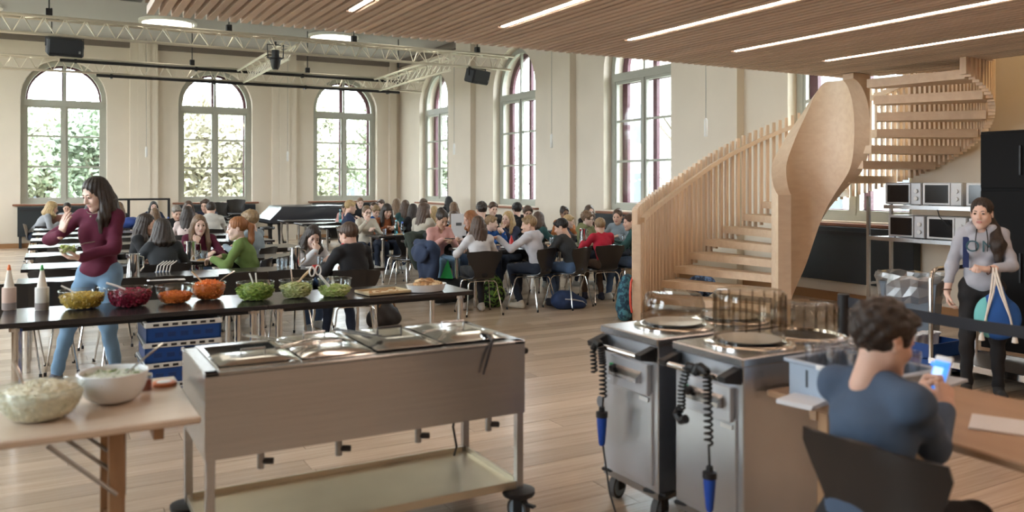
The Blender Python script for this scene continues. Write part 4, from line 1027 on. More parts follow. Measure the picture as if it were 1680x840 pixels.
micro('white microwave at the right end of the upper rack shelf', 5.20, zA, MWW, .40)
micro('silver microwave at the left end of the lower rack shelf', 6.12, zB, MWB); micro('white microwave in the middle of the lower rack shelf', 5.63, zB, MWW); micro('white microwave at the right of the lower shelf behind the girl', 5.14, zB, MWW)
t = thing('power_cable', 'black cable hanging between the microwave shelves', 'cable', (RX-.02, 5.7, 1.33)); MB().tube([(0, 0, 0), (-.01, -.03, -.08), (0, -.12, -.17), (.02, -.15, -.19)], .006, 6).build('cable', BLACK, t, True)
CAB = mat('cabinet_charcoal', (.006, .006, .0065), .6, spec=.15)
for i, (y0, y1, h) in enumerate([(4.89, 4.43, 2.13), (4.42, 3.72, 2.15), (3.71, 3.0, 2.15)]):
    t = thing('tall_cabinet', 'tall charcoal cabinet at the right edge, %s' % ['left one beside the microwaves', 'middle one behind the girl', 'right one out of the picture'][i], 'cabinet', (8.05, (y0+y1)/2, 0))
    w = y0-y1; MB().box((.32, 0, h/2), (.60, w-.006, h)).build('body', CAB, t)
    for z0, z1 in ((.08, 1.55), (1.57, h-.02)):
        d = MB().box((.008, 0, (z0+z1)/2), (.018, w-.02, z1-z0-.008), ch=.003).build('door', CAB, t)
        MB().box((-.012, -w/2+.06, (z0+z1)/2), (.02, .016, .28)).build('handle', BLACK, d)
# clearing trolley with chrome rails
tx0, ty0, ty1 = 6.42, 4.30, 3.05
t = thing('clearing_trolley', 'low steel clearing trolley with a tall chrome handrail', 'trolley', (tx0, (ty0+ty1)/2, 0)); hy = (ty0-ty1)/2
for y in (hy,):
    MB().tube([(-.02, y, .14), (-.02, y, .82), (.0, y, .88), (.05, y, .905), (.52, y, .905), (.58, y, .88), (.6, y, .82), (.6, y, .14)], .019, 10).build('handrail', CHROME, t, True)
MB().tube([(-.02, .05, .14), (-.02, .05, .42)], .014, 8).build('stanchion', CHROME, t, True)
MB().box((.29, 0, .145), (.62, 2*hy, .02)).build('deck', STEELD, t)
for x in (-.03, .61): MB().box((x, 0, .15), (.02, 2*hy+.02, .05)).build('deck_rail', CHROME, t)
for x in (.04, .54):
    for y in (-hy+.08, hy-.08): caster(t, (x, y, 0), .055, .3)
t = thing('dish_crate', 'blue dish crate of white crockery stacked beside the trolley rail', 'crate', (6.62, 4.52, .155), .03); w = .44
mb = MB(); mb.box((0, 0, .006), (w, w, .01))
for s in (-1, 1): mb.box((0, s*(w/2-.006), .06), (w, .012, .12)); mb.box((s*(w/2-.006), 0, .06), (.012, w, .12))
mb.build('body', BLUE, t)
t0_ = t
for i in range(7): MB().lathe([(.04, .02), (.045, .10), (.065, .135), (.06, .135), (.04, .1)], 14, (-.15+.05*i, .02*(i % 2), .03)).build('cup', WHITEP, t, True)
t = thing('dish_crate', 'empty blue dish crate on the floor under the crockery crate', 'crate', (6.62, 4.52, .0), 0)
mb = MB(); mb.box((0, 0, .006), (w, w, .01))
for s in (-1, 1): mb.box((0, s*(w/2-.006), .075), (w, .012, .148)); mb.box((s*(w/2-.006), 0, .075), (.012, w, .148))
mb.build('body', BLUE, t)
BINM = mat('bin_bluegrey', (.17, .21, .26), .45); LINER = glassy('bin_liner', (.88, .90, .92), .30)
LINER.node_tree.nodes['Glossy BSDF'].inputs['Roughness'].default_value = .35
bx, by = 7.16, 5.0
t = thing('waste_bin', 'blue-grey waste tub with a crumpled clear liner behind the girl', 'bin', (bx, by, 0), -.35)
MB().lathe([(.24, 0), (.25, .01), (.32, .68), (.335, .70), (.325, .70), (.24, .02)], 4, (0, 0, 0), 1.05, 1.05).build('body', BINM, t)
rg = random.Random(9); lp = MB().lathe([(.32, .52), (.345, .58), (.35, .66), (.36, .735), (.345, .765), (.31, .755), (.30, .66)], 28, (0, 0, 0), .90, .90, False, False)
lp.v = [(a*(1+rg.uniform(-.05, .05)), b*(1+rg.uniform(-.05, .05)), c+rg.uniform(-.015, .015)) for a, b, c in lp.v]; lp.build('liner', LINER, t)
DK = mat('dark_tub', (.03, .033, .04), .5)
t = thing('dark_bin', 'dark grey bin with an oval hand hole on the trolley', 'bin', (6.66, 3.30, .156), .0)
MB().box((0, 0, .2), (.40, .42, .40), ch=.03).build('body', DK, t); MB().lathe([(.01, -.203), (.085, -.203), (.085, -.19)], 20).v
mb = MB(); mb.tube([(-.199, 0, .34), (-.206, 0, .34)], .075, 20); mb.build('hand_hole', BLACK, t)
# laptop and small table things
def lt(x, y, rz, m=mat('laptop_rose', (.52, .27, .22), .35, .6)):
    t = thing('laptop', 'open rose-coloured laptop on the far left table', 'laptop', (x, y, TH_), rz)
    MB().box((0, 0, .009), (.33, .23, .016), ch=.003).build('base', m, t); MB().box((0, .14, .12), (.33, .008, .22), rot=Matrix.Rotation(R(-15), 3, 'X')).build('lid', m, t)
lt(atY(98, 19.7), 19.68, R(180))
def pitcher(x, y, lab, rz=0.):
    t = thing('steel_pitcher', lab, 'pitcher', (x, y, TH_), rz)
    MB().lathe([(.055, 0), (.058, .01), (.052, .20), (.056, .225), (.05, .222), (.045, .01)], 20).build('body', CHROME, t, True)
    MB().tube([(.052, 0, .20), (.10, 0, .19), (.105, 0, .10), (.056, 0, .05)], .008, 7).build('handle', CHROME, t, True)
    MB().prism([(-.045, .02), (-.075, 0), (-.045, -.02)], .195, .226).build('spout', CHROME, t)
GLS = glassy('glass_tumbler', (.90, .93, .95), .12)
def tumbler(x, y, lab, g='drinking glasses on the tables'):
    t = thing('drinking_glass', lab, 'glass', (x, y, TH_), 0, g)
    MB().lathe([(.026, 0), (.030, .006), (.036, .11), (.033, .11), (.027, .012)], 16).build('wall', GLS, t, True); MB().cyl((0, 0, .002), .026, .008, 14).build('base', GLS, t)
def plate(x, y, lab, food=None):
    t = thing('dinner_plate', lab, 'plate', (x, y, TH_), 0, 'plates of food on the tables')
    MB().lathe([(.06, 0), (.075, .004), (.118, .016), (.116, .019), (.07, .009), (.01, .008)], 24).build('plate', WHITEP, t, True)
    if food: MB().lathe([(.065, .008), (.055, .022), (.03, .032), (.005, .034)], 12, (.01, 0, 0), 1, .8).build('food', food, t, 'all')
def bottle(x, y, lab, col, h=.24):
    t = thing('water_bottle', lab, 'bottle', (x, y, TH_)); m = glassy('bottle_%s' % col[0], col[1], .10)
    MB().lathe([(.03, 0), (.034, .01), (.034, h*.62), (.015, h*.86), (.013, h*.92)], 14).build('body', m, t, True); MB().cyl((0, 0, h*.9), .016, .025, 10).build('cap', mat('cap_%s' % col[0], col[2], .4), t)
def row_y(u, k, far, L=True): return (LROW if L else RROW)[k]+(.58 if far else .2)
Y = LROW[1]+.12; pitcher(atY(313, 9.85), 9.85, 'steel pitcher before the girl in maroon', 0); pitcher(atY(209, 9.0), 8.35, 'steel pitcher standing right of the walking girl', .5)
pitcher(atY(484, 8.40), 8.40, 'tall steel pitcher left of the girl in the white cardigan', 0)
pitcher(atY(377, 13.1), 13.1, 'steel pitcher behind the girl in maroon', .4); pitcher(atY(957, 9.85), 9.85, 'steel pitcher left of the red sweater', .2)
for i, (u, Yy, lab) in enumerate([(459, 8.45, 'upturned glass left of the steel pitcher in the first row'), (466, 8.6, 'glass behind the upturned glass in the first row'), (327, 10.0, 'glass beside the pitcher before the girl in maroon'), (336, 9.9, 'short glass right of the maroon girl\'s pitcher'), (631, 13.2, 'glass before the girl in the rust sweater'), (525, 8.55, 'glass under the white cardigan girl\'s hands'), (287, 16.3, 'glass before the grey-haired boy far left'), (905, 9.95, 'glass between the hoodie boy and dark-haired boy'), (1020, 9.9, 'glass right of the red sweater'), (760, 10.0, 'glass before the pink sweater girl')]):
    tumbler(atY(u, Yy), Yy, lab)
FOODM = mat('food_brown', (.42, .24, .09), .6, noise=.3, nscale=40)
for i, (u, Yy, lab) in enumerate([(330, 9.75, 'plate before the girl in maroon'), (520, 8.35, 'plate before the girl in the white cardigan'), (835, 9.75, 'plate between the white hoodie and the long-haired girl'), (895, 9.7, 'plate left of the dark-haired boy'), (1012, 9.75, 'plate right of the red sweater'), (757, 9.85, 'plate before the girl in pink'), (655, 13.05, 'plate in the third right row')]):
    plate(atY(u, Yy), Yy, lab, FOODM)
CY = ('cyan', (.30, .72, .80), (.3, .7, .8)); CL = ('clear', (.85, .93, .97), (.1, .2, .6))
bottle(atY(558, 17.9), 17.9, 'tall cyan bottle near the piano', CY, .3); bottle(atY(276, 16.3), 16.3, 'clear water bottle in the far left rows', CL, .26); bottle(atY(650, 13.1), 13.1, 'pale cyan bottle before the rust sweater girl', CY, .26); bottle(atY(660, 13.15), 13.15, 'clear bottle beside the pale cyan bottle', CL, .22)
t = thing('red_cup', 'small red sauce cup before the white cardigan girl', 'cup', (atY(518, 8.25), 8.25, TH_)); MB().lathe([(.02, 0), (.04, .05), (.036, .05), (.018, .006)], 14).build('wall', mat('red_plastic', (.5, .02, .02), .3), t, True)
t = thing('ketchup_bottle', 'red sauce bottle before the long-haired girl in the patterned sweater', 'bottle', (atY(839, 9.9), 9.9, TH_)); MB().lathe([(.028, 0), (.03, .09), (.012, .13), (.008, .16)], 12).build('body', mat('red_plastic', (.5, .02, .02), .3), t, True)
t = thing('printed_card', 'upright white card sign behind the girl in pink', 'sign', (atY(755, 11.4), 11.45, TH_), R(-8)); MB().box((0, 0, .24), (.24, .006, .34)).build('card', PAPER, t); MB().box((-.0, -.005, .25), (.09, .003, .045)).build('print', mat('print_grey', (.12, .12, .13), .6), t); MB().box((0, .0, .035), (.1, .06, .07)).build('foot', PAPER, t)
# coats over chair backs, bags on the floor
DARKC = mat('coat_dark', (.028, .033, .034), .85, noise=.25, nscale=6); NAVY = mat('coat_navy', (.03, .045, .09), .85, noise=.2, nscale=6)
# ---------------------------------------------------------------- people: bodies grown as smooth distance fields
V3 = lambda *a: np.array(a, float)
def cap(a, b, ra, rb=None, k=.02, sub=False): return ('c', np.array(a, float), np.array(b, float), ra, ra if rb is None else rb, k, sub)
def ell(c, r, M=None, k=.02, sub=False): return ('e', np.array(c, float), np.array(r, float), np.eye(3) if M is None else np.array(M, float), k, sub)
def nets(prims, h, disp=None, pad=None):
    lo = np.full(3, 1e9); hi = -lo
    def bb(p):
        if p[0] == 'c': m = max(p[3], p[4]); return np.minimum(p[1], p[2])-m, np.maximum(p[1], p[2])+m
        e = np.sqrt(((p[3]*p[2])**2).sum(1)); return p[1]-e, p[1]+e
    for p in prims:
        if not p[-1]: a, b = bb(p); lo = np.minimum(lo, a); hi = np.maximum(hi, b)
    lo -= 2.5*h+.01; hi += 2.5*h+.01
    n = np.ceil((hi-lo)/h).astype(int)+1
    f = np.full(n, 9.0, np.float32); ax = [lo[i]+h*np.arange(n[i]) for i in range(3)]
    for p in prims:
        a, b = bb(p); k = p[-2]; m = k+2.5*h+.012
        i0 = np.maximum(((a-m-lo)/h).astype(int), 0); i1 = np.minimum(np.ceil((b+m-lo)/h).astype(int)+1, n)
        if (i1 <= i0).any(): continue
        sl = tuple(slice(i0[j], i1[j]) for j in range(3))
        X = ax[0][sl[0]][:, None, None]; Y = ax[1][sl[1]][None, :, None]; Z = ax[2][sl[2]][None, None, :]
        if p[0] == 'c':
            A, B, ra, rb = p[1], p[2], p[3], p[4]; d = B-A; L = max(float(d@d), 1e-9)
            t = np.clip(((X-A[0])*d[0]+(Y-A[1])*d[1]+(Z-A[2])*d[2])/L, 0, 1)
            q = np.sqrt((X-A[0]-t*d[0])**2+(Y-A[1]-t*d[1])**2+(Z-A[2]-t*d[2])**2)-(ra+(rb-ra)*t)
        else:
            C, r, M = p[1], p[2], p[3]; x, y, z = X-C[0], Y-C[1], Z-C[2]
            u = [(M[0, j]*x+M[1, j]*y+M[2, j]*z)/r[j] for j in range(3)]
            k0 = np.sqrt(u[0]**2+u[1]**2+u[2]**2); k1 = np.sqrt((u[0]/r[0])**2+(u[1]/r[1])**2+(u[2]/r[2])**2)+1e-9
            q = k0*(k0-1)/k1
        g = f[sl]
        if p[-1]: q = -q; w = np.clip(.5-.5*(q-g)/k, 0, 1); f[sl] = q*(1-w)+g*w+k*w*(1-w)
        else: w = np.clip(.5+.5*(q-g)/k, 0, 1); f[sl] = q*(1-w)+g*w-k*w*(1-w)
    if disp is not None: f = f+disp(ax[0][:, None, None], ax[1][None, :, None], ax[2][None, None, :]).astype(np.float32)
    s = f < 0; cnt = sum(s[i:n[0]-1+i, j:n[1]-1+j, k:n[2]-1+k].astype(np.int8) for i in (0, 1) for j in (0, 1) for k in (0, 1))
    act = np.argwhere((cnt > 0) & (cnt < 8)); idx = np.full(n-1, -1, np.int64); idx[tuple(act.T)] = np.arange(len(act))
    off = np.array([(i, j, k) for i in (0, 1) for j in (0, 1) for k in (0, 1)])
    vals = np.stack([f[tuple((act+o).T)] for o in off], 1)
    P = np.zeros((len(act), 3)); C = np.zeros((len(act), 1))
    for a in range(8):
        for b in range(a+1, 8):
            if np.abs(off[a]-off[b]).sum() == 1:
                va, vb = vals[:, a], vals[:, b]; m = ((va < 0) != (vb < 0))
                t = np.where(m, va/np.where(np.abs(va-vb) < 1e-9, 1, va-vb), 0)
                P += np.where(m[:, None], off[a]+t[:, None]*(off[b]-off[a]), 0); C += m[:, None]
    Vv = lo+h*(act+P/np.maximum(C, 1)); Q = []
    for x in range(3):
        y, z = (x+1) % 3, (x+2) % 3; e = np.eye(3, dtype=int)
        sa = [slice(0, n[i]) for i in range(3)]; sb = list(sa); sa[x] = slice(0, n[x]-1); sb[x] = slice(1, n[x])
        ed = np.argwhere(s[tuple(sa)] != s[tuple(sb)]); 
        if not len(ed): continue
        ok = (ed[:, y] > 0) & (ed[:, z] > 0) & (ed[:, y] < n[y]-1) & (ed[:, z] < n[z]-1); ed = ed[ok]
        q = np.stack([idx[tuple((ed-e[y]-e[z]).T)], idx[tuple((ed-e[z]).T)], idx[tuple(ed.T)], idx[tuple((ed-e[y]).T)]], 1)
        fl = ~s[tuple(ed.T)]; q[fl] = q[fl][:, ::-1]; Q.append(q)
    Q = np.concatenate(Q); return Vv, Q[(Q >= 0).all(1)]
def np_mesh(name, V, Q, mats, mi=None):
    me = bpy.data.meshes.new(name); me.vertices.add(len(V)); me.vertices.foreach_set('co', np.asarray(V, np.float32).ravel())
    me.loops.add(len(Q)*4); me.loops.foreach_set('vertex_index', np.asarray(Q, np.int32).ravel())
    me.polygons.add(len(Q)); me.polygons.foreach_set('loop_start', np.arange(0, len(Q)*4, 4, dtype=np.int32))
    me.polygons.foreach_set('use_smooth', np.ones(len(Q), bool))
    for m in (mats if isinstance(mats, (list, tuple)) else [mats]): me.materials.append(m)
    if mi is not None: me.polygons.foreach_set('material_index', np.asarray(mi, np.int32))
    me.update(); me.validate(); return me
def rot3(yaw=0, pitch=0, roll=0):          # head turned left by yaw, tipped down by pitch
    return np.array(Euler((R(-pitch), R(roll), R(yaw)), 'XYZ').to_matrix())
_hc = {}
def head_mesh(kind, h):
    if (kind, h) in _hc: return _hc[kind, h]
    fem = kind == 'f'; eo = .0062 if h < .006 else .0085
    p = [ell((0, -.012, .038), (.076, .096, .088)), ell((0, .022, -.032), (.060 if fem else .064, .068, .084), k=.03),
         cap((-.046, .0, -.055), (-.006, .064, -.100), .024, .019, .03), cap((.046, .0, -.055), (.006, .064, -.100), .024, .019, .03),
         ell((0, .070, -.096), (.022, .018, .016), k=.02), ell((-.036, .060, -.030), (.026, .026, .028), k=.02), ell((.036, .060, -.030), (.026, .026, .028), k=.02),
         cap((-.036, .076, .026), (.036, .076, .026), .011 if fem else .013, k=.02),
         cap((0, .088, .012), (0, .107, -.026), .0085, .0125, .012), ell((0, .106, -.031), (.0125, .012, .010), k=.01),
         ell((-.011, .097, -.034), (.0085, .010, .007), k=.006), ell((.011, .097, -.034), (.0085, .010, .007), k=.006),
         ell((0, .081, -.060), (.026, .014, .016), k=.015)]
    for s in (-1, 1):
        p += [ell((s*.031, .099, .008), (.020, .018, .013), k=.012, sub=True), ell((s*.031, .083, .008), (.0165, .0145, .0125), k=.006),
              ell((s*.031, .103, .007), (.0155, .022, eo), k=.004, sub=True)]
    p += [ell((0, .0915, -.0575), (.022, .0085, .0065), k=.005), ell((0, .0905, -.0665), (.018, .0090, .0070), k=.005), cap((-.020, .097, -.0620), (.020, .097, -.0620), .0022, k=.003, sub=True)]
    for s in (-1, 1): p += [ell((s*.078, -.010, -.004), (.010, .020, .031), rot3(yaw=s*-18), k=.008), ell((s*.085, -.004, .0), (.006, .010, .016), k=.006, sub=True)]
    p += [cap((0, -.020, -.06), (0, -.040, -.165), .043 if fem else .050, k=.03)]
    V, Q = nets(p, h); c = V[Q].mean(1)
    lip = (np.abs(c[:, 0]) < .0225) & (c[:, 2] > -.0745) & (c[:, 2] < -.0515-.0006*np.abs(c[:, 0])*30) & (c[:, 1] > .087) & (((c[:, 0]/.0225)**2+((c[:, 2]+.063)/.0112)**2) < 1)
    _hc[kind, h] = (V, Q, lip.astype(int)); return _hc[kind, h]
_hd = {}
def hand_mesh(curl, h, spread=0.):         # right hand: fingers along +y, palm faces -z, thumb on -x
    key = (curl, h, spread)
    if key in _hd: return _hd[key]
    cu = {'flat': (8, 12, 8), 'relax': (28, 34, 22), 'grip': (55, 62, 40), 'fist': (82, 92, 55)}[curl]; p = []
    base = [(-.030, .082), (-.010, .088), (.011, .085), (.030, .075)]; L = [(.040, .025, .020), (.045, .028, .021), (.041, .026, .020), (.032, .020, .018)]
    for i, ((bx, by), ls) in enumerate(zip(base, L)):
        p.append(cap((bx*.55, .012, 0), (bx, by, 0), .0145, .0110, .014)); a = 0; q = V3(bx, by, 0); yaw = (-bx*4-(i-1.5)*-spread); r = .0098-.0006*(i == 3)
        for l, c in zip(ls, cu):
            a += R(c*(1+.06*i)); d = V3(math.sin(-yaw)*math.cos(a)*-1, math.cos(a)*math.cos(yaw), -math.sin(a)); p.append(cap(q, q+d*l, r, r*.92, .005)); q = q+d*l; r *= .92
    tb = .5 if curl in ('flat', 'relax') else .25
    p += [cap((-.016, .018, -.004), (-.044, .048, -.014), .0150, .0125, .012), cap((-.044, .048, -.014), (-.044-.024*tb, .080, -.022-.02*(1-tb)), .0118, .0105, .006), cap((-.044-.024*tb, .080, -.022-.02*(1-tb)), (-.044-.030*tb+.01, .103, -.030-.026*(1-tb)), .0102, .0085, .005)]
    p += [cap((0, -.03, 0), (0, .01, 0), .023, .025, .015)]
    _hd[key] = nets(p, h); return _hd[key]
SKIN = {k: mat('skin_%s' % k, c, .5, sss=.12, noise=.05, nscale=25) for k, c in dict(fair=(.66, .42, .32), pale=(.72, .50, .41), tan=(.52, .32, .22), brown=(.30, .165, .10)).items()}
LIPS = {k: mat('lips_%s' % k, c, .4) for k, c in dict(fair=(.50, .20, .17), pale=(.52, .22, .20), tan=(.40, .17, .13), brown=(.22, .09, .07)).items()}
HAIRC = dict(black=(.012, .010, .010), dark=(.030, .019, .014), brown=(.075, .042, .026), light=(.17, .10, .055), blond=(.44, .30, .14), ginger=(.30, .115, .04), sandy=(.27, .175, .09), grey=(.22, .19, .16))
HAIRM = {k: mat('hair_%s' % k, c, .42, noise=.45, nscale=3, sx=(24, 24, 3), bump=.5, bscale=9) for k, c in HAIRC.items()}
def cloth(n, c, noise=.12): return mat('cloth_'+n, c, .88, noise=noise, nscale=9, bump=.22, bscale=16)
EYEW = mat('eye_white', (.72, .70, .68), .25); IRIS = mat('eye_iris', (.05, .03, .018), .2)
def eye_mesh():
    mb = MB(); n = 12
    for k, (a, b) in enumerate(((90, 32), (32, -40))):
        mb.mi = 1 if k == 0 else 0; pr = [(max(.0128*math.cos(R(a+(b-a)*i/4)), .0002), .0128*math.sin(R(a+(b-a)*i/4))) for i in range(5)]
        m2 = MB().lathe(pr, n, cap0=False, cap1=(k == 1)); mb.add([(x, z, y) for x, y, z in m2.v], m2.f)
    return mb.mesh('eye', [EYEW, IRIS], 'all')
EYE_ME = eye_mesh()
def ik(S, T, l1, l2, pole):
    d = T-S; L = np.linalg.norm(d); L2 = min(L, (l1+l2)*.995); d = d/L; T = S+d*L2
    a = (l1*l1-l2*l2+L2*L2)/(2*L2); hgt = math.sqrt(max(l1*l1-a*a, 0)); pl = pole-d*(pole@d); pl /= np.linalg.norm(pl); return S+d*a+pl*hgt, T
def hair_prims(style, Hc, Hr, s, L=.28, back=.0):
    T = lambda *p: Hc+Hr@(V3(*p)*s); E = lambda c, r, k=.012, sub=False: ell(T(*c), V3(*r)*s, Hr, k, sub)
    big = {'curly': 1.12, 'afro': 1.2, 'fluffy': 1.09}.get(style, 1.0)
    p = [E((0, -.016, .044), (.084*big, .104*big, .094*big))]
    if style in ('short', 'curly', 'fluffy', 'afro', 'crop'):
        p += [E((0, -.02, -.150), (.13, .13, .095 if style != 'crop' else .105), .02, True), E((0, .116, -.030), (.084, .086, .104), .012, True)]
        for q in (-1, 1): p.append(E((q*.088, .004, -.012), (.026, .026, .036), .008, True))
        if style != 'crop': p += [cap(T(-.045, .070, .088), T(.05, .074, .084), .021*s, .019*s, .02), cap(T(-.055, .05, .075), T(-.066, .035, .045), .016*s, .010*s, .02), cap(T(.055, .05, .075), T(.066, .035, .045), .016*s, .010*s, .02)]
    elif style in ('pony', 'bun'):
        p += [E((0, -.02, -.158), (.13, .13, .10), .02, True), E((0, .114, -.024), (.078, .084, .112), .012, True)]
        for q in (-1, 1): p.append(E((q*.090, .006, -.014), (.024, .024, .034), .008, True))
        if style == 'bun': p += [E((0, -.085, .100), (.046, .044, .042), .012), E((.01, -.115, .085), (.028, .026, .026), .01)]
        else:
            a = T(0, -.105, .055); b = a+V3(0, 0, -.05*s)+Hr@V3(0, -.05, 0)*s; c = b+V3(0, 0, -L*.5)+Hr@V3(0, .0, 0)*s; d = c+V3(0, .02, -L*.5)
            p += [cap(a, b, .022*s, .034*s, .015), cap(b, c, .036*s, .034*s, .02), cap(c, d, .033*s, .014*s, .02)]
    else:                                   # long, bob, bangs
        p += [E((0, .120, -.030), (.073 if style != 'bangs' else .058, .084, .122 if style != 'bangs' else .080), .012, True)]
        if style == 'bangs': p.append(cap(T(-.05, .078, .050), T(.05, .078, .050), .017*s, .017*s, .015))
        if style == 'bob': L = .13
        n = 11
        for i in range(n):
            a = R(-112+224*i/(n-1)); sx, cy = math.sin(a), math.cos(a)
            A = T(sx*.074, -.016-cy*.082, .012); B = T(sx*.088, -.018-cy*.084, -.07)
            out = Hr@V3(sx*.018, -.03*cy+(.035 if abs(a) > 1.4 else 0), 0)*s; l = L*(.86+.14*math.cos(3.1*i+back))
            Cc = B+V3(0, 0, -max(l*.5, .02))+out; D = B+V3(0, 0, -max(l, .04))+out*(1.1 if style != 'bob' else .4)
            p += [cap(A, B, .026*s, .030*s, .02), cap(B, Cc, .030*s, .029*s, .02), cap(Cc, D, .029*s, .014*s, .018)]
    return p
NP = [0]
def person(label, u, v, Y, yaw, hair=('short', 'brown'), top=('grey', (.3, .3, .3)), legs=('jeans', (.06, .09, .17)), shoes=(.5, .5, .48), skin='fair', sex='f', lean=12, head=(0, 8, 0), hands=('table', 'table'), q=2, hood=False, collar=None, hl=.28, chairlab=None, pose='sit', feet=None, loc=None, zt=None, seat=.45, glasses=False, neck='crew', chair_off=.10, curl=None, sleeve=1.0, sho=None, face=True, name='person', side=0., legpose=None, chair_yaw=None):
    NP[0] += 1
    hb, ht, hh, hhd, hhn = {0: (.012, .010, .0065, .0046, .0042), 1: (.018, .0145, .009, .0062, .0058), 2: (.024, .019, .0115, .0085, .0075), 3: (.028, .023, .0135, .0095, .0095)}[q]
    if loc is None: x = atY(u, Y); d = x*ST+Y*CT; zt = EYE-(v-V0)*d/FPX
    else: x, Y = loc
    male = sex == 'm'; l = R(lean); sd = R(side)
    U = V3(math.sin(sd), math.sin(l)*math.cos(sd), math.cos(l)*math.cos(sd)); N2 = V3(math.sin(sd)*.6, math.sin(l*.75), math.cos(l*.75))
    base = seat if pose == 'sit' else 0.0
    def head_c(s):
        hz = base+(.085*s if pose == 'sit' else .905*s); hip = V3(0, 0, hz); nb = hip+U*.485*s
        return hip, nb, nb+N2*.046*s+V3(0, .026, .080)*s
    c1 = head_c(1.)[2][2]+.135; s = float(np.clip((zt-base)/(c1-base), .80, 1.16))
    hip, nb, Hc = head_c(s); Hr = rot3(*head)
    ry = R(yaw); cy_, sy_ = math.cos(ry), math.sin(ry)
    rx = x-(cy_*Hc[0]-sy_*Hc[1]); ryy = Y-(sy_*Hc[0]+cy_*Hc[1])
    t = thing(name, label, 'person', (rx, ryy, 0), ry)
    sw = (.172 if male else .155)*s; sh = {}; tops = []; body = []; X = V3(1, 0, 0)
    wa = hip+U*.12*s; chst = hip+U*.31*s; M = rot3(pitch=lean, roll=side)
    tops += [ell(chst, V3(.150 if not male else .160, .108, .175)*s, M, .04), ell(wa, V3(.132, .105, .14)*s, M, .05), ell(hip+U*.02*s, V3(.155, .122, .085)*s, M, .04)]
    if not male: tops += [ell(chst+Hr_f(M)*.075*s+X*q_*.06*s+U*.0, V3(.062, .05, .062)*s, M, .04) for q_ in (-1, 1)]
    body += [cap(hip+U*.03*s+V3(0,-.01,0), chst+V3(0,-.012,0), .072*s, .072*s, .05), cap(nb-U*.06*s, nb+N2*.08*s, .046*s, .042*s, .03)]
    hx = {}
    for sg in (-1, 1):
        S = hip+U*.440*s+X*sg*sw+V3(0, -.012, 0)*s
        if sho: S = S+np.array(sho[0 if sg < 0 else 1])*s
        sh[sg] = S; tg = hands[0 if sg < 0 else 1]; hd = None; pn = V3(0, 0, 1); cv = 'relax'; pole = V3(sg*.7, -.45, -.7)
        if isinstance(tg, str):
            if tg == 'table': W = V3(sg*.15*s, hip[1]+.30*s+.12, .80); hd = V3(-sg*.55, .8, -.12)
            elif tg == 'in': W = V3(sg*.07*s, .36*s, .84); hd = V3(-sg*.75, .6, .1); cv = 'grip'
            elif tg == 'lap': W = V3(sg*.10*s, .27*s, hip[2]+.10); hd = V3(-sg*.5, .8, -.2)
            elif tg == 'chin': W = Hc+V3(sg*.05, .135, -.21)*s; hd = V3(-sg*.35, -.15, 1); cv = 'fist'; pn = V3(0, 1, 0); pole = V3(sg*.5, .3, -1)
            elif tg == 'mouth': W = Hc+V3(sg*.06, .20, -.15)*s; hd = V3(-sg*.45, -.35, .7); cv = 'grip'; pn = V3(0, 1, .3); pole = V3(sg*.8, 0, -1)
            elif tg == 'phone': W = V3(sg*.06*s, .34*s, .90); hd = V3(-sg*.4, .7, .5); cv = 'grip'; pn = V3(sg*.8, 0, -.3)
            elif tg == 'down': W = S+V3(sg*.06, .03, -.50)*s; hd = V3(-sg*.05, .1, -1); pn = V3(sg, 0, 0)
        else:
            W = np.array(tg[0], float); hd = np.array(tg[1], float); 
            if len(tg) > 2: pn = np.array(tg[2], float)
            if len(tg) > 3: cv = tg[3]
            if len(tg) > 4: pole = np.array(tg[4], float)
        El, W = ik(S, W, .275*s, .240*s, pole)
        tops += [cap(S-np.array([sg*.012*s, 0, .004]), El, (.058 if male else .053)*s, .049*s, .03)]; fw = El+(W-El)*(.95*sleeve if sleeve > .5 else .05)
        if sleeve > .5: tops.append(cap(El, fw, .048*s, .038*s, .025))
        body += [cap(S+V3(-sg*.02*s, 0, -.02*s), El, .030*s, .030*s, .02), cap(El, W, (.030 if sleeve > .8 else .041)*s, .0265*s, .02)]
        if sleeve < .5: body.append(cap(S+(El-S)*.3, El, .042*s, .038*s, .02))
        tops += [cap(S-X*sg*.02*s, nb-U*.012*s+X*sg*.03*s, .050*s, .046*s, .045)]
        hd = hd/np.linalg.norm(hd); zax = pn-hd*(pn@hd); zax /= np.linalg.norm(zax); xax = np.cross(hd, zax)
        hx[sg] = (W, np.stack([xax, hd, zax], 1), cv)
    # clothes neckline and hood
    tops.append(cap(nb+N2*.018*s+V3(0, .016*s, 0), nb+N2*.2*s+V3(0, .024*s, 0), .051*s, .072*s, .012, True))
    if neck == 'scoop': tops.append(ell(nb+V3(0, .085, -.05)*s, V3(.075, .07, .085)*s, None, .015, True))
    if hood:
        tops += [ell(nb+V3(0, -.075, -.015)*s, V3(.115, .060, .075)*s, M, .03)]
        tops += [cap(nb+V3(q_*.075, .035, .0)*s, nb+V3(q_*.085, -.05, .02)*s, .030*s, .034*s, .03) for q_ in (-1, 1)]
    # legs
    lg = []; shp = []
    for sg in (-1, 1):
        h0 = hip+X*sg*.085*s
        if legpose: kn, an, toe = [np.array(a, float) for a in legpose[0 if sg < 0 else 1]]
        elif pose == 'sit': kn = hip+V3(sg*.11*s, .40*s, -.01*s); an = V3(sg*.10*s, .36*s+(.06 if sg > 0 else -.10)*(1 if NP[0] % 2 else -1), .085); toe = an+V3(sg*.02, .14*s, -.045)
        else:
            f_ = feet[0 if sg < 0 else 1] if feet else (sg*.09*s, .0); an = V3(f_[0], f_[1], .085*s); kn, an = ik(h0, an, .43*s, .42*s, V3(sg*.1, 1, 0)); toe = an+V3(sg*.03, .14*s, -.045*s)
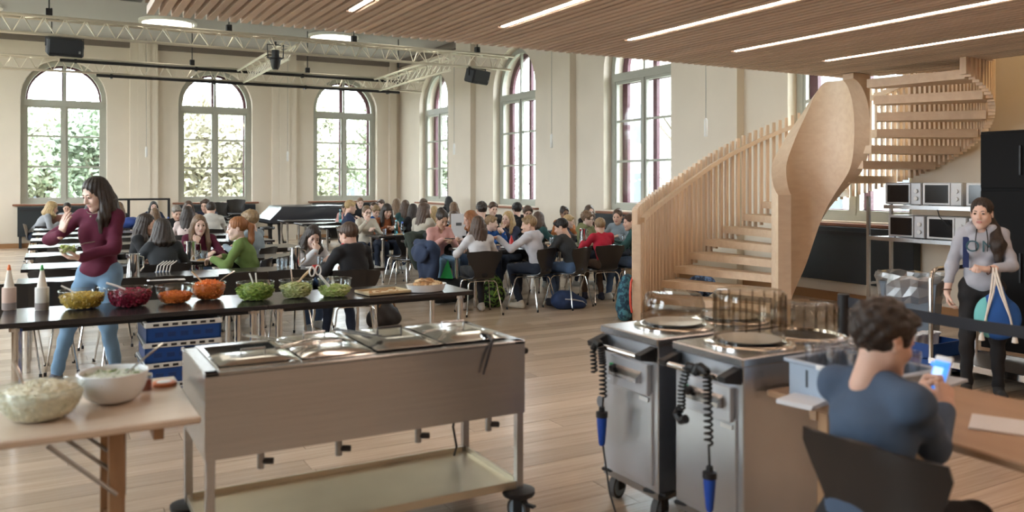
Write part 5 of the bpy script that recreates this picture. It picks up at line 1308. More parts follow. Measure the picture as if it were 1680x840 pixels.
        lg += [cap(h0, kn, .088*s, .062*s, .03), cap(kn, an, .060*s, .043*s, .02)]
        body += [cap(h0, kn, .066*s, .046*s, .02), cap(kn, an+V3(0, 0, -.03), .042*s, .032*s, .02)]
        shp.append([cap(an+V3(0, -.035, -.045)*1., toe+V3(0, .0, .0), .040*s, .037*s, .02), cap(an+V3(0, -.01, .0), an+V3(0, .03, -.03), .043*s, .04*s, .02)])
    lg += [ell(hip+V3(0, -.01, 0), V3(.15, .115, .105)*s, M, .04)]
    # the body: one mesh of trunk, limbs, head and hands
    Vb, Qb = nets(body, hb); Vs = [Vb]; Qs = [Qb]; mi = [np.zeros(len(Qb), int)]; n = len(Vb)
    hv, hq, lip = head_mesh(sex, hhd); Vs.append(Hc+(hv*s)@Hr.T); Qs.append(hq+n); mi.append(lip); n += len(hv)
    for sg in (-1, 1):
        W, B, cv = hx[sg]; cv = curl or cv; mv, mq = hand_mesh(cv, hhn, .10 if cv == 'flat' else 0.); mv = mv.copy(); mq2 = mq
        if sg < 0: mv = mv*V3(-1, 1, 1); mq2 = mq[:, ::-1]
        Vs.append(W+(mv*s*.96)@B.T); Qs.append(mq2+n); mi.append(np.zeros(len(mq), int)); n += len(mv)
    bo = put('body', np_mesh('body', np.concatenate(Vs), np.concatenate(Qs), [SKIN[skin], LIPS[skin]], np.concatenate(mi)), t)
    if face:
        for sg in (-1, 1):
            e = put('eye', EYE_ME, bo); e.matrix_local = Matrix.Translation(Hc+Hr@(V3(sg*.031, .0815, .007)*s)) @ Matrix(Hr.tolist()).to_4x4() @ Matrix.Scale(s, 4)
            T = lambda *a: Vector(Hc+Hr@(V3(*a)*s)); MB().tube([T(sg*.015, .0915, .0245), T(sg*.031, .0905, .0295), T(sg*.048, .078, .0255)], [.0032*s, .0036*s, .0018*s], 5).build('eyebrow', HAIRM[hair[1]] if hair[1] not in ('blond', 'grey') else HAIRM['light'], bo, 'all')
        if glasses:
            g = MB()
            for sg in (-1, 1):
                g.tube([T(sg*.034+.024*math.cos(w_), .106-.0*abs(w_), .004+.020*math.sin(w_)) for w_ in [2*PI*k/14 for k in range(14)]], .0026*s, 5, close=True); g.tube([T(sg*.058, .104, .008), T(sg*.078, .03, .010), T(sg*.080, -.01, .006)], .0022*s, 5)
            g.tube([T(-.010, .108, .006), T(.010, .108, .006)], .0024*s, 5); g.build('glasses', BLACK, t)
    ph = NP[0]*1.7
    wr = lambda X_, Y_, Z_: .0045*np.sin(31*Z_+17*X_+ph)*np.sin(23*X_+9*Y_+ph)+.003*np.sin(58*Z_-30*Y_+2*ph)
    tm = top[1] if isinstance(top[1], bpy.types.Material) else cloth(top[0], top[1])
    put(top[2] if len(top) > 2 else ('hoodie' if hood else 'sweater'), np_mesh('top', *nets(tops, ht, wr), tm), t)
    lm = cloth(legs[0], legs[1])
    if q < 3 or pose != 'sit':
        put('trousers', np_mesh('trousers', *nets(lg, ht*1.1, wr), lm), t)
        for a in shp:
            V_, Q_ = nets(a, ht*.9); V_[:, 2] = np.maximum(V_[:, 2], .004); put('shoe', np_mesh('shoe', V_, Q_, cloth('shoe_%.2f_%.2f' % (shoes[0], shoes[2]), shoes)), t)
    else: put('trousers', np_mesh('trousers', *nets(lg, ht*1.2), lm), t)
    st_ = hair[0]
    def hd_(X_, Y_, Z_):
        if st_ in ('curly', 'afro', 'fluffy'): return .007*np.sin(95*X_+ph)*np.sin(88*Y_)*np.sin(91*Z_+ph)+.004*np.sin(160*X_)*np.sin(150*Z_)
        an_ = np.arctan2(X_-Hc[0], -(Y_-Hc[1]))+0*Z_; return .0028*np.sin(an_*19+4*np.sin(9*Z_)+ph)+.0016*np.sin(an_*37+ph)
    put('hair', np_mesh('hair', *nets(hair_prims(hair[0], Hc, Hr, s, hl, ph), hh, hd_), HAIRM[hair[1]]), t)
    if collar: MB().tube([tuple(nb+V3(.072*math.cos(a)*s, .062*math.sin(a)*s+.012, .022+.006*math.sin(a))) for a in [2*PI*k/16 for k in range(16)]], .022*s, 8, close=True).build('collar', cloth('collar_%.2f' % collar[0], collar), t, 'all')
    if pose == 'sit' and chairlab:
        cyw = ry if chair_yaw is None else R(chair_yaw); chair(rx-math.sin(ry)*chair_off, ryy+math.cos(ry)*chair_off, cyw, chairlab, 'occupied black chairs')
    return t, dict(Hc=Hc, Hr=Hr, s=s, hip=hip, nb=nb, sh=sh, hands=hx, root=(rx, ryy, ry), U=U)
def Hr_f(M): return M@V3(0, 1, 0)
def loc2world(info, p):
    x, y, r = info['root']; return (x+math.cos(r)*p[0]-math.sin(r)*p[1], y+math.sin(r)*p[0]+math.cos(r)*p[1], p[2])
# ---------------------------------------------------------------- the three people close to the camera
CL_ = dict(maroon=(.105, .012, .035), black=(.014, .014, .016), navy=(.022, .030, .065), charcoal=(.035, .038, .042), grey=(.30, .31, .33), white=(.66, .66, .68), offw=(.58, .55, .50), green=(.16, .24, .07), olive=(.19, .20, .10), teal=(.03, .085, .085), rust=(.28, .085, .03), pink=(.62, .34, .31), lpink=(.60, .48, .45), blue=(.02, .10, .34), red=(.50, .018, .045), slate=(.075, .095, .125), orange=(.42, .15, .05), beige=(.50, .45, .37), yellow=(.62, .38, .04), bluegrey=(.25, .30, .34), ltgrey=(.44, .45, .50))
def T_(n, g=None): return (n, CL_[n]) if not g else (n, CL_[n], g)
JEANS = ('jeans', (.07, .12, .22)); BLK = ('black_trousers', (.016, .016, .018)); LJ = ('light_jeans', (.16, .27, .40)); NJ = ('navy_trousers', (.02, .028, .05))
t, I = person('girl standing behind the salad tables in maroon sweater and light jeans, hand raised', 158, 290, 7.30, 148, ('long', 'dark'), T_('maroon', 'sweater'), LJ, (.10, .10, .12), 'pale', 'f', lean=3, head=(-26, 22, 0), q=0, pose='stand', feet=((-.12, -.04), (.34, .04)), hl=.25, neck='crew',
    hands=((V3(-.02, .30, 1.055), V3(.7, .55, .05), V3(-.2, .1, -1), 'relax', V3(-1, -.5, -.5)), (V3(.17, .24, 1.24), V3(-.25, -.05, 1), V3(.3, .9, .2), 'flat', V3(1, .3, -.9))))
MB().tube([tuple(I['nb']+V3(.060*math.sin(a)*I['s'], .05+.035*math.cos(a), .03-.055*(math.cos(a)+1)/2-.0)) for a in [2.4*(k/12-.5) for k in range(13)]], .0022, 5).build('necklace', CHROME, t, True)
p = I['nb']+V3(0, .105, -.045); MB().lathe([(.002, -.012), (.008, -.006), (.008, .004), (.002, .01)], 10, tuple(p)).build('pendant', CHROME, t, True)
bw = loc2world(I, I['hands'][-1][0]+V3(.055, .075, .03)); b = thing('salad_bowl', 'small glass bowl of lettuce held by the standing girl in maroon', 'bowl', bw)
MB().lathe([(.03, 0), (.035, .004), (.06, .03), (.068, .055), (.065, .055), (.055, .03), (.03, .008)], 24).build('glass', BOWLG, b, True)
rg = random.Random(4); m = MB()
for _ in range(60): m.mi = rg.randrange(3); m.box((rg.uniform(-.045, .045), rg.uniform(-.045, .045), rg.uniform(.02, .068)), (.03, .012, .006), rot=Euler((rg.uniform(-1, 1), rg.uniform(-1, 1), rg.uniform(0, 6))).to_matrix())
o = m.build('lettuce', LETT, b); o['kind'] = 'stuff'
f = thing('fork', 'steel fork resting in the small lettuce bowl', 'fork', (bw[0]+.02, bw[1], bw[2]+.05)); MB().tube([(0, 0, 0), (.09, .02, .03), (.16, .03, .04)], [.004, .003, .004], 6).build('handle', STEELP, f, True); MB().box((-.012, -.003, -.004), (.03, .016, .003)).build('tines', STEELP, f)

# girl at the right with a drawstring bag
t, I = person('girl at right in grey lettered hoodie carrying a blue drawstring bag', 0, 0, 0, 121, ('pony', 'dark'), ('hoodgrey', (.42, .44, .50), 'hoodie'), BLK, (.03, .03, .03), 'pale', 'f', lean=2, head=(-12, 2, 0), q=0, pose='stand', feet=((-.11, .02), (.10, .06)), hood=True, loc=(6.225, 3.765), zt=1.51, hl=.05, sleeve=.62,
    hands=((V3(-.03, .24, .98), V3(.85, .35, .25), V3(-.3, .2, .9), 'fist', V3(-1, -.4, -.6)), (V3(.25, .09, .70), V3(-.08, .15, -1), V3(1, 0, .1), 'relax', V3(.6, -1, 0))))
s = I['s']; Hc = I['Hc']; nb = I['nb']
po = [cap(Hc+V3(-.03, -.09, .0)*s, Hc+V3(-.09, -.03, -.13)*s, .035*s, .045*s, .02), cap(Hc+V3(-.09, -.03, -.13)*s, Hc+V3(-.115, .075, -.25)*s, .045*s, .058*s, .03), cap(Hc+V3(-.115, .075, -.25)*s, Hc+V3(-.12, .095, -.37)*s, .058*s, .030*s, .03)]
put('ponytail', np_mesh('ponytail', *nets(po, .008, lambda X_, Y_, Z_: .005*np.sin(70*X_+20*Z_)*np.sin(60*Y_+33*Z_)), HAIRM['dark']), t)
LET = mat('letter_teal', (.05, .12, .15), .8)
fc = bpy.data.curves.new('hoodie_letters', 'FONT'); fc.body = 'OM'; fc.size = .135; fc.align_x = 'CENTER'; fc.extrude = .004; fc.bevel_depth = 0.0; fc.space_character = 1.1; fc.resolution_u = 4
fo = bpy.data.objects.new('letters', fc); COL.objects.link(fo); dg = bpy.context.evaluated_depsgraph_get(); dg.update()
fm_ = bpy.data.meshes.new_from_object(fo.evaluated_get(dg)); bpy.data.objects.remove(fo); fm_.materials.append(LET)
lo_ = put('chest_letters', fm_, t, tuple(I['hip']+I['U']*.30*s+V3(.01, .135, .0)*s), rot=(PI/2+.0, 0, PI))
lo_.scale = (s, s, s)
for sg in (-1, 1): MB().tube([tuple(nb+V3(sg*.035, .075, .0)*s), tuple(nb+V3(sg*.045, .125, -.09)*s), tuple(nb+V3(sg*.04, .142, -.18)*s)], .004, 6).build('hood_cord', BLACK, t, True)
STRAP = mat('strap_navy', (.015, .03, .11), .8)
bp = thing('backpack', 'navy backpack worn by the girl in the grey hoodie', 'backpack', (I['root'][0], I['root'][1], 0), I['root'][2])
nbk = I['hip']+I['U']*.25*s
put('pack', np_mesh('pack', *nets([ell(nbk+V3(0, -.20, 0)*s, V3(.15, .09, .21)*s, None, .03)], .016), cloth('navy_pack', (.02, .03, .09))), bp)
for sg in (-1, 1):
    P = []
    for a in [k/12*PI for k in range(13)]:
        q = nbk+V3(sg*.115, 0, 0)*s; c = q+V3(-.0*sg, -.14*math.cos(a)*1.02, .195*math.sin(a)+.0)*s
        if a > PI*.75: c = c+V3(0, 0, -.10*(a-PI*.75))
        P.append([tuple(c+V3(-.021, -.012, 0)), tuple(c+V3(.021, -.012, 0))])
    MB().grid(P, .008).build('strap', STRAP, bp, True)
w = I['hands'][-1][0]; el = w+V3(-.09, -.07, 0)
bgp = loc2world(I, w+V3(-.075, -.0, -.33)); bgt = thing('drawstring_bag', 'blue drawstring bag with turquoise side hanging from the girl\'s forearm', 'bag', bgp, I['root'][2])
put('sack', np_mesh('sack', *nets([ell((0, 0, -.02), (.150, .085, .165), None, .04), cap((0, 0, .10), (0, 0, .185), .06, .035, .05)], .010, lambda X_, Y_, Z_: .005*np.sin(60*X_)*np.clip((Z_-.02)*9, 0, 1.3)), mat('bag_blue', (.015, .09, .33), .75, noise=.15, nscale=5)), bgt)
put('side_panel', np_mesh('side_panel', *nets([ell((.052, .004, -.02), (.104, .083, .155), None, .04), ell((-.055, 0, 0), (.13, .2, .3), None, .005, True)], .010), mat('bag_turquoise', (.16, .50, .50), .75)), bgt)
CORD = mat('cord_white', (.72, .68, .62), .8)
for sg in (-1, 1):
    for k in range(2): MB().tube([(sg*.10, .065+.0*k, -.14), (sg*(.075), .088, .0), (sg*.03+.016*k, .075, .17), (.01+.02*k, .03, .325), (.012+.02*k, -.0, .345)], .0075, 7).build('cord', CORD, bgt, True)
    MB().lathe([(.006, -.05), (.022, -.045), (.016, -.01), (.006, .01)], 10, (sg*.105, .065, -.14)).build('tassel', CORD, bgt, True)
for sg, z_ in ((1, .06), (-1, .04)):
    W_, B_, _ = I['hands'][sg]; c = W_-B_[:, 1]*.02; MB().tube([tuple(c+(B_[:, 0]*math.cos(a)+B_[:, 2]*math.sin(a))*.034*s) for a in [2*PI*k/14 for k in range(14)]], .005, 5, close=True).build('bracelet', mat('bracelet_brown', (.10, .045, .03), .6), t, True)

# boy with the phone in the right foreground
t, I = person('boy in dark slate long-sleeved shirt seen from behind holding a phone', 0, 0, 0, -92, ('fluffy', 'dark'), ('slate', (.062, .092, .145), 'shirt'), BLK, (.03, .03, .03), 'fair', 'm', lean=12, side=-4, head=(-12, 12, 0), q=0, loc=(2.37, 1.76), zt=1.24, seat=.46, neck='crew',
    hands=((V3(-.15, .45, .865), V3(.35, .35, .85), V3(-1, -.2, .2), 'grip', V3(-.5, -.3, -1)), (V3(-.03, .44, .85), V3(-.35, .35, .85), V3(1, -.2, .2), 'grip', V3(.25, -.4, -1))), sleeve=.93)
ph = I['hands'][-1][0]*.5+I['hands'][1][0]*.5+V3(0, .045, .088); pw = loc2world(I, ph)
p = thing('smartphone', 'white smartphone with a blue screen in the boy\'s hands', 'phone', pw, I['root'][2]); TM = Matrix.Rotation(R(-24), 3, 'X')
MB().box((0, 0, 0), (.068, .009, .138), ch=.004, rot=TM).build('case', WHPL, p)
MB().box((0, -.0052, .0-.002), (.060, .002, .106), rot=TM).build('screen', glow('phone_screen', (.06, .30, .95), .6), p)
MB().box((-.008, -.0066+.0, -.002), (.036, .0012, .075), rot=TM).build('page', glow('phone_page', (.50, .76, 1.0), .55), p)
MB().box((0, -.0066, .036), (.060, .0012, .014), rot=TM).build('title_bar', glow('phone_bar', (.04, .22, .85), .8), p)
c = chair(2.40, 1.67, R(-85), 'black shell chair of the boy with the phone, right foreground'); c.scale = (1.07, 1.06, 1.06)

# ---------------------------------------------------------------- the crowd at the tables
def C(*a, **k): return person(*a, **k)
# left block
C('girl in black sweater facing right, long dark hair, left of the maroon-sweater sitter', 240, 350, 10.72, -112, ('long', 'dark'), T_('black'), BLK, q=1, lean=14, head=(0, 10, 0), hl=.34, chairlab='black chair of the dark-haired girl facing right')
C('girl seen from behind with dark bob and charcoal jacket, chair with blue bag', 265, 358, 9.50, 6, ('bob', 'dark'), T_('charcoal', 'jacket'), JEANS, q=1, lean=16, head=(16, 6, 0), chairlab='black chair of the girl in charcoal with a blue bag on it')
C('seated girl facing the camera in maroon with chin on hand, long fair hair', 327, 352, 10.62, 176, ('long', 'light'), T_('maroon'), JEANS, q=1, lean=16, head=(8, 4, 0), hands=('table', 'chin'), hl=.36, skin='pale', chairlab='black chair of the girl in maroon with chin on hand')
C('girl in green sweater with ginger ponytail facing left', 389, 355, 9.48, 62, ('pony', 'ginger'), T_('green'), BLK, q=1, lean=20, head=(16, 6, 0), hl=.30, skin='pale', chairlab='black chair of the girl in the green sweater')
C('girl with fair curly hair in a grey-blue patterned jacket behind the green sweater', 410, 345, 11.15, 48, ('curly', 'sandy'), T_('bluegrey', 'jacket'), NJ, q=2, lean=14, face=False, chairlab='black chair of the girl in the grey-blue jacket')
C('girl in white cardigan bending over her plate, dark hair, first row', 513, 369, 9.05, 190, ('bob', 'dark'), T_('white', 'cardigan'), JEANS, q=1, lean=34, head=(-6, 26, -6), neck='scoop', hands=('table', 'mouth'), skin='pale', chairlab='black chair of the girl in the white cardigan')
C('boy in black hoodie with red collar seen from behind, first row', 572, 364, 7.98, 14, ('short', 'brown'), T_('black', 'hoodie'), NJ, (.45, .43, .40), q=1, sex='m', lean=20, head=(14, 12, 0), hood=True, collar=(.42, .02, .03), chairlab='black chair of the boy in the black hoodie', chair_yaw=-12)
C('blond person in grey sweater leaning over the rose laptop, far left', 85, 330, 19.55, -84, ('bob', 'blond'), T_('grey'), NJ, q=2, lean=34, head=(0, 16, 0), chairlab='black chair at the far left of the person in grey')
C('dark-haired girl behind the rose laptop, far left', 110, 332, 20.35, 172, ('pony', 'dark'), T_('grey'), NJ, q=3, lean=14, head=(0, 14, 0))
C('long-haired person in dark jacket partly hidden behind the standing girl', 194, 331, 18.9, 30, ('long', 'light'), T_('charcoal', 'jacket'), NJ, q=3, face=False)
C('dark-haired girl facing the camera below the black frame rack', 252, 330, 20.4, 180, ('bob', 'black'), T_('navy'), NJ, q=3, skin='pale')
C('fair-haired person in yellow top seen from behind', 254, 341, 15.9, -6, ('bob', 'light'), T_('yellow'), NJ, q=2, face=False)
C('boy with grey cap-like hair bending over, dark jacket, left rows', 290, 337, 15.75, 190, ('short', 'grey'), T_('black', 'jacket'), NJ, q=2, sex='m', lean=24, head=(0, 22, 0))
C('girl in dusky pink sweater with very long dark hair seen from behind', 308, 338, 14.3, -22, ('long', 'dark'), T_('lpink'), NJ, q=2, hl=.44, face=False, chairlab='black chair of the girl with very long dark hair, left rows')
C('girl with brown hair facing the camera behind the long dark hair', 309, 329, 17.5, 180, ('long', 'brown'), T_('lpink'), NJ, q=3)
C('boy in dark jacket facing left-front, left of the stacked chairs', 337, 326, 17.5, 150, ('short', 'brown'), T_('navy', 'jacket'), NJ, q=2, sex='m')
C('boy in off-white hoodie seen from behind near the stacked chairs', 346, 331, 15.95, -8, ('crop', 'dark'), T_('offw', 'hoodie'), NJ, q=2, sex='m', hood=True, face=False, chairlab='black chair of the boy in the off-white hoodie')
# right block, rear rows
C('blond boy in navy tee turned right, left end of the right rows', 575, 328, 15.4, -98, ('short', 'blond'), T_('navy', 'tee_shirt'), NJ, q=2, sex='m', lean=8, sleeve=.3, chairlab='black chair of the blond boy in navy')
C('girl with glasses in beige sweater facing the camera, third right row', 602, 337, 13.85, 176, ('pony', 'light'), T_('beige'), NJ, q=1, lean=10, head=(6, 4, 0), glasses=True, hands=('in', 'mouth'), hl=.1, skin='pale', chairlab='black chair of the girl in the beige sweater')
C('girl with dark fringe in rust sweater, third right row', 635, 334, 14.1, 182, ('bangs', 'dark'), T_('rust'), NJ, q=1, lean=18, head=(0, 18, 0), hl=.24, hands=('in', 'in'), chairlab='black chair of the girl in the rust sweater')
C('boy with light brown hair and blue top looking down between two girls', 617, 337, 15.75, 184, ('fluffy', 'sandy'), T_('blue'), NJ, q=2, sex='m', lean=20, head=(0, 24, 0))
C('boy in black top facing the camera at the far back', 591, 324, 19.95, 170, ('crop', 'light'), T_('black'), NJ, q=3, sex='m', skin='pale')
C('person in white top turned left at the far back', 614, 331, 18.4, 96, ('short', 'brown'), T_('white'), NJ, q=3, sex='m')
C('boy in pale hoodie turned left by the corner window', 625, 327, 19.9, 110, ('short', 'brown'), T_('white', 'hoodie'), NJ, q=3, sex='m', skin='pale', hood=True)
C('dark-haired person in pink next to the tall cyan bottle', 566, 334, 18.5, 184, ('short', 'dark'), T_('pink'), NJ, q=3, skin='tan')
C('girl with long light brown hair seen from behind by the room corner', 650, 326, 17.5, 0, ('long', 'light'), T_('offw'), NJ, q=2, hl=.40, face=False)
C('girl with long brown hair in dark teal top seen from behind', 665, 328, 15.9, -14, ('long', 'brown'), T_('teal'), NJ, q=2, hl=.36, face=False)
C('girl with long dark hair in black top seen from behind, fourth right row', 677, 334, 14.3, 6, ('long', 'dark'), T_('black'), NJ, q=2, hl=.38, face=False)
C('girl in cream top in profile with long brown hair and hand at chin', 697, 332, 12.75, -58, ('long', 'brown'), T_('beige'), NJ, q=1, lean=12, head=(-24, 2, 0), hl=.44, hands=('table', 'chin'), skin='pale', chairlab='black chair of the girl in cream with coats over it')
C('curly-haired boy raising his arm at the far back', 695, 326, 19.0, 190, ('curly', 'brown'), T_('lpink'), NJ, q=3, sex='m')
C('blonde girl in grey-teal top seen from behind', 712, 338, 14.35, 10, ('long', 'blond'), T_('bluegrey'), NJ, q=2, hl=.22, face=False)
C('tall person with long black hair seen from behind under the corner window', 736, 322, 18.9, 0, ('long', 'black'), T_('black'), NJ, q=3, hl=.32, face=False)
C('girl with light brown hair seen from behind beyond the white card', 744, 331, 16.4, 24, ('long', 'light'), T_('white'), NJ, q=3, hl=.2, face=False)
C('girl with reddish brown long hair beside the white card', 744, 346, 12.3, 30, ('long', 'brown'), T_('orange'), NJ, q=2, hl=.40, face=False, chairlab='black chair of the girl beside the white card')
C('girl in pink sweater with dark bun looking at her phone', 725, 344, 10.62, 188, ('bun', 'dark'), T_('pink'), LJ, (.55, .52, .5), q=1, lean=22, head=(-4, 28, 0), hands=('in', 'in'), neck='scoop', skin='tan', chairlab='black chair of the girl in the pink sweater')
C('girl with golden hair in pale pink sweater leaning over the table end', 772, 345, 10.8, 78, ('bob', 'ginger'), T_('lpink'), JEANS, q=1, lean=26, head=(0, 16, 0), face=False)
C('girl with very long brown hair in white patterned sweater seen from behind', 784, 354, 9.22, -8, ('long', 'brown'), ('pattern', (.62, .60, .61)), BLK, (.5, .48, .46), q=1, lean=14, head=(0, 4, 0), hl=.46, face=False, chairlab='black chair of the long-haired girl in the patterned sweater')
C('boy in blue sweater with two-tone fair hair looking right', 806, 353, 10.65, 208, ('short', 'sandy'), T_('blue'), NJ, q=1, sex='m', lean=18, head=(26, 4, 0), hands=('mouth', 'table'), skin='pale', chairlab='black chair of the boy in the blue sweater')
C('girl with long straight blond hair drinking, beyond the blue sweater', 833, 346, 10.8, 112, ('long', 'blond'), T_('navy'), NJ, q=1, hl=.34, lean=10, head=(6, 0, 0), hands=('mouth', 'table'), skin='pale', chairlab='black chair of the straight-haired blond girl')
C('boy with thick black curls seen from behind, third right row', 848, 333, 14.2, 0, ('afro', 'black'), T_('black'), NJ, q=2, sex='m', face=False)
C('boy with brown curls and glasses behind the white hoodie', 866, 338, 12.35, 160, ('curly', 'brown'), T_('black'), NJ, q=2, sex='m', glasses=True)
C('boy with fluffy dark brown hair seen from behind, third right row', 790, 331, 12.7, -10, ('fluffy', 'dark'), T_('black'), NJ, q=1, sex='m', face=False, chairlab='black chair of the boy with fluffy dark hair')
C('boy with swept brown hair facing the camera beside the fluffy-haired boy', 809, 331, 13.95, 176, ('short', 'brown'), T_('black'), NJ, q=2, sex='m', head=(0, 12, 0))
C('boy in white hoodie reaching left across the table', 868, 353, 9.25, 26, ('short', 'sandy'), ('hoodwhite', (.55, .55, .60), 'hoodie'), NJ, (.6, .56, .48), q=1, sex='m', hood=True, lean=16, head=(30, 8, 0), hands=((V3(-.42, .36, .93), V3(-.7, .6, .1), V3(0, 0, 1), 'relax', V3(-.3, -.4, -1)), 'table'), chairlab='black chair of the boy in the white hoodie')
C('girl in dark teal jacket with brown hair turned away, beyond the hoodie boy', 884, 347, 10.75, -70, ('bob', 'brown'), T_('teal', 'jacket'), NJ, q=1, lean=16, face=False, chairlab='black chair of the girl in the teal jacket')
C('black-haired boy in charcoal sweatshirt seen from behind, bending left', 921, 358, 9.2, 22, ('short', 'black'), T_('charcoal', 'sweatshirt'), JEANS, (.03, .03, .04), q=1, sex='m', lean=24, head=(24, 20, 0), chairlab='black chair of the black-haired boy in charcoal')
C('blond child in striped navy jersey behind the black-haired boy', 933, 352, 10.95, -124, ('short', 'blond'), T_('navy', 'jersey'), NJ, q=1, sex='m', lean=14, skin='pale')
C('girl with glasses in orange sweater by the right wall', 926, 339, 12.3, 172, ('bun', 'dark'), T_('orange'), NJ, q=1, skin='brown', glasses=True, hands=('chin', 'table'), chairlab='black chair of the girl in the orange sweater')
C('girl with long brown hair in dark top facing the camera by the right wall', 967, 336, 12.45, 170, ('long', 'brown'), T_('black'), NJ, q=1, hl=.34, chairlab='black chair of the long-haired girl by the right wall')
C('boy in olive hoodie with glasses and brown fringe looking right', 964, 346, 10.6, 196, ('fluffy', 'light'), T_('olive', 'hoodie'), NJ, q=1, sex='m', hood=True, glasses=True, head=(24, 6, 6), lean=12, skin='pale', chairlab='black chair of the boy in the olive hoodie')
C('boy in bright red sweater with grey straps seen from behind', 984, 357, 9.3, -4, ('crop', 'sandy'), T_('red'), ('shorts', (.10, .06, .04)), (.03, .03, .05), q=1, sex='m', lean=16, head=(-10, 8, 0), face=False, chairlab='black chair of the boy in the red sweater')
t, I = C('girl in grey-blue sweater with a scrunchie in her brown hair facing left', 1013, 343, 10.7, 118, ('bun', 'brown'), T_('bluegrey'), NJ, q=1, lean=12, head=(10, 8, 0), chairlab='black chair of the girl with the scrunchie')
C('boy in dark green jacket in profile beside the stair newel', 1034, 350, 9.25, 46, ('short', 'brown'), T_('teal', 'jacket'), JEANS, q=1, sex='m', lean=14, head=(22, 6, 0), chairlab='black chair of the boy in the dark green jacket')
t = thing('smartphone', 'dark phone in the hands of the girl in pink', 'phone', (atY(738, 10.22), 10.22, .87), .3); MB().box((0, 0, 0), (.07, .14, .01), ch=.003).build('case', BLACK, t); MB().box((0, 0, .006), (.06, .125, .002)).build('screen', MWD, t)
# bags and coats
def bag(name, label, cat, x, y, rz, prims, h, m, extra=()):
    t = thing(name, label, cat, (x, y, 0), rz)
    V_, Q_ = nets(prims, h, lambda X_, Y_, Z_: .006*np.sin(40*X_+9)*np.sin(33*Z_)); V_[:, 2] = np.maximum(V_[:, 2], .004); put('shell', np_mesh('shell', V_, Q_, m), t)
    return t
def pattern(name, c1, c2, sc=30.):
    if name in MATS: return MATS[name]
    m = mat(name, c1, .8); nt = m.node_tree; N = nt.nodes; L = nt.links
    vo = N.new('ShaderNodeTexNoise'); vo.inputs['Scale'].default_value = sc; vo.inputs['Detail'].default_value = 3; tc = N.new('ShaderNodeTexCoord'); L.new(tc.outputs['Object'], vo.inputs['Vector'])
    rp = N.new('ShaderNodeValToRGB'); rp.color_ramp.elements[0].position = .48; rp.color_ramp.elements[1].position = .53; rp.color_ramp.elements[0].color = (*c1, 1); rp.color_ramp.elements[1].color = (*c2, 1)
    L.new(vo.outputs['Fac'], rp.inputs[0]); L.new(rp.outputs[0], N['Principled BSDF'].inputs['Base Color']); return m
ZIP = mat('zip_lime', (.45, .62, .10), .5)
x, y = at(815, 505, 0); t = bag('backpack', 'green and black patterned school backpack on the floor', 'backpack', x, y+.1, .15, [ell((0, 0, .20), (.155, .10, .22), None, .03), ell((0, 0, .12), (.165, .115, .14), None, .04), ell((0, -.09, .16), (.11, .06, .13), None, .02)], .014, pattern('pack_green', (.012, .016, .012), (.13, .27, .05), 26))
MB().tube([(-.10+.20*k/10, -.145-.008*math.sin(PI*k/10), .17+.11*math.sin(PI*k/10)) for k in range(11)], .006, 6).build('zip', ZIP, t, True); MB().tube([(-.03, .0, .41), (-.02, .0, .45), (.03, .0, .45), (.04, 0, .41)], .010, 6).build('handle', BLACK, t, True)
x, y = at(940, 508, 0); t = bag('gym_bag', 'navy cloth bag lying on the floor beside chair legs', 'bag', x, y+.12, -.1, [ell((-.05, 0, .11), (.19, .13, .13), None, .05), ell((.12, -.02, .07), (.14, .11, .09), None, .05)], .016, mat('gym_navy', (.022, .045, .12), .75, noise=.3, nscale=9))
MB().tube([(-.10, -.12, .14), (.02, -.15, .13), (.15, -.12, .10), (.22, -.10, .05)], .009, 6).build('strap', mat('strap_grey', (.4, .42, .46), .7), t, True)
x, y = at(1030, 524, 0); t = bag('backpack', 'teal patterned backpack with coral tube leaning at the stair newel', 'backpack', x, y+.05, .5, [ell((.03, 0, .26), (.15, .10, .28), rot3(roll=8), .03), ell((.04, 0, .14), (.16, .12, .15), None, .04), ell((-.14, -.05, .07), (.10, .08, .075), None, .02)], .014, pattern('pack_teal', (.02, .06, .10), (.06, .20, .26), 22))
MB().tube([(-.01, -.10, .50), (-.10, -.12, .46), (-.15, -.13, .34), (-.14, -.13, .20), (-.10, -.13, .10)], .014, 8).build('drinking_tube', mat('coral', (.72, .10, .07), .5), t, True)
x, y = at(640, 538, 0); t = bag('handbag', 'dark leather handbag with tan straps on the floor under the salad table', 'bag', x, y+.2, .2, [ell((0, 0, .13), (.19, .09, .13), None, .04), cap((-.13, 0, .07), (.13, 0, .07), .09, .09, .04)], .016, mat('leather_dark', (.03, .028, .03), .45, noise=.3, nscale=10))
for sg in (-1, 1): MB().tube([(-.10, sg*.06, .22), (-.05, sg*.08, .32), (.05, sg*.08, .33), (.11, sg*.06, .21)], .010, 7).build('strap', mat('leather_tan', (.30, .17, .09), .5), t, True)
x, y = at(752, 500, 0); dfx, dfy = x, y+.15; t = bag('duffel_bag', 'black duffel bag on the floor behind the bread dish', 'bag', x, y+.2, .1, [cap((-.2, 0, .18), (.22, 0, .17), .17, .16, .04)], .02, DARKC)
t = thing('paper_bag', 'bright green pointed paper bag on the black duffel bag', 'bag', (dfx-.1, dfy, .345), .3); MB().tube([(0, 0, 0), (.02, 0, .24)], [.12, .006], 4).build('cone', mat('bright_green', (.03, .52, .14), .6), t)
x, y = at(1148, 505, 0); bag('backpack', 'dark blue checked bag on the floor behind the stair treads', 'backpack', atY(1150, 9.0), 9.0, 0, [ell((0, 0, .15), (.26, .13, .17), None, .04)], .018, pattern('pack_check', (.012, .02, .05), (.10, .15, .26), 18))
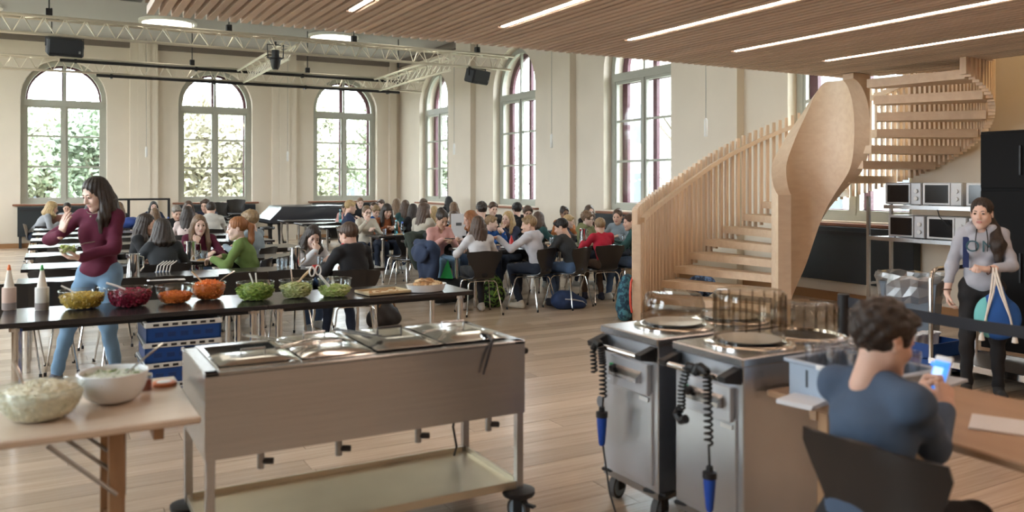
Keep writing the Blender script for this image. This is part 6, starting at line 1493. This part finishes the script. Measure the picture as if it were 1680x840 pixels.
def coat(label, x, y, rz, m, z=.82, w=.21, drop=.5):
    t = thing('coat', label, 'coat', (x, y, 0), rz)
    pr = [cap((-w, -.25, z-.03), (w, -.26, z-.02), .06, .06, .05), cap((-w*.9, -.30, z-.1), (-w*.5, -.32, z-drop), .07, .06, .06), cap((w*.9, -.30, z-.1), (w*.6, -.31, z-drop*.8), .07, .06, .06), ell((0, -.30, z-.25), (w*1.1, .055, .24), None, .05), ell((0, -.17, z-.14), (w, .05, .13), None, .04)]
    put('cloth', np_mesh('cloth', *nets(pr, .018, lambda X_, Y_, Z_: .010*np.sin(34*X_+11*Z_)*np.sin(15*Z_)), m), t)
for (u, Y_, lab, m, w) in ((672, 11.95, 'dark green coat draped over a chair end of the third right row', mat('coat_green', (.035, .045, .035), .85, noise=.3, nscale=6), .24), (700, 11.9, 'black leather jacket draped beside the dark green coat', DARKC, .22)):
    x = atY(u, Y_); coat(lab, x, Y_, .3, m, .86, w); chair(x, Y_, .3, 'black chair under the '+lab.split(' draped')[0], 'black chairs with coats')
coat('navy coat hanging behind the girl in pink down to the floor', atY(699, 10.1)-.27, 10.05, R(100), NAVY, .84, .18, .62)
x = atY(262, 9.0); t = thing('string_bag', 'blue bag with pale net cords over the chair of the girl in charcoal', 'bag', (x, 8.82, .60)); put('shell', np_mesh('shell', *nets([ell((0, 0, .06), (.14, .06, .10), None, .03)], .014), mat('bag_denim', (.09, .14, .24), .8, noise=.2, nscale=9)), t)
for k in range(5): MB().tube([(-.06+.03*k, -.04, .13), (-.04+.03*k, -.02, .21), (.02+.03*k, 0, .25)], .006, 5).build('net_cord', CORD, t, True)
x = atY(222, 18.4); t = thing('jacket_pile', 'blue jacket heaped on a table below the frame rack', 'jacket', (x, 18.15, TH_)); put('cloth', np_mesh('cloth', *nets([ell((-.1, 0, .09), (.22, .16, .11), None, .05), ell((.15, .03, .07), (.20, .15, .08), None, .05)], .02, lambda X_, Y_, Z_: .012*np.sin(30*X_)*np.sin(25*Y_)), mat('jacket_blue', (.03, .06, .22), .8, noise=.3, nscale=7)), t)
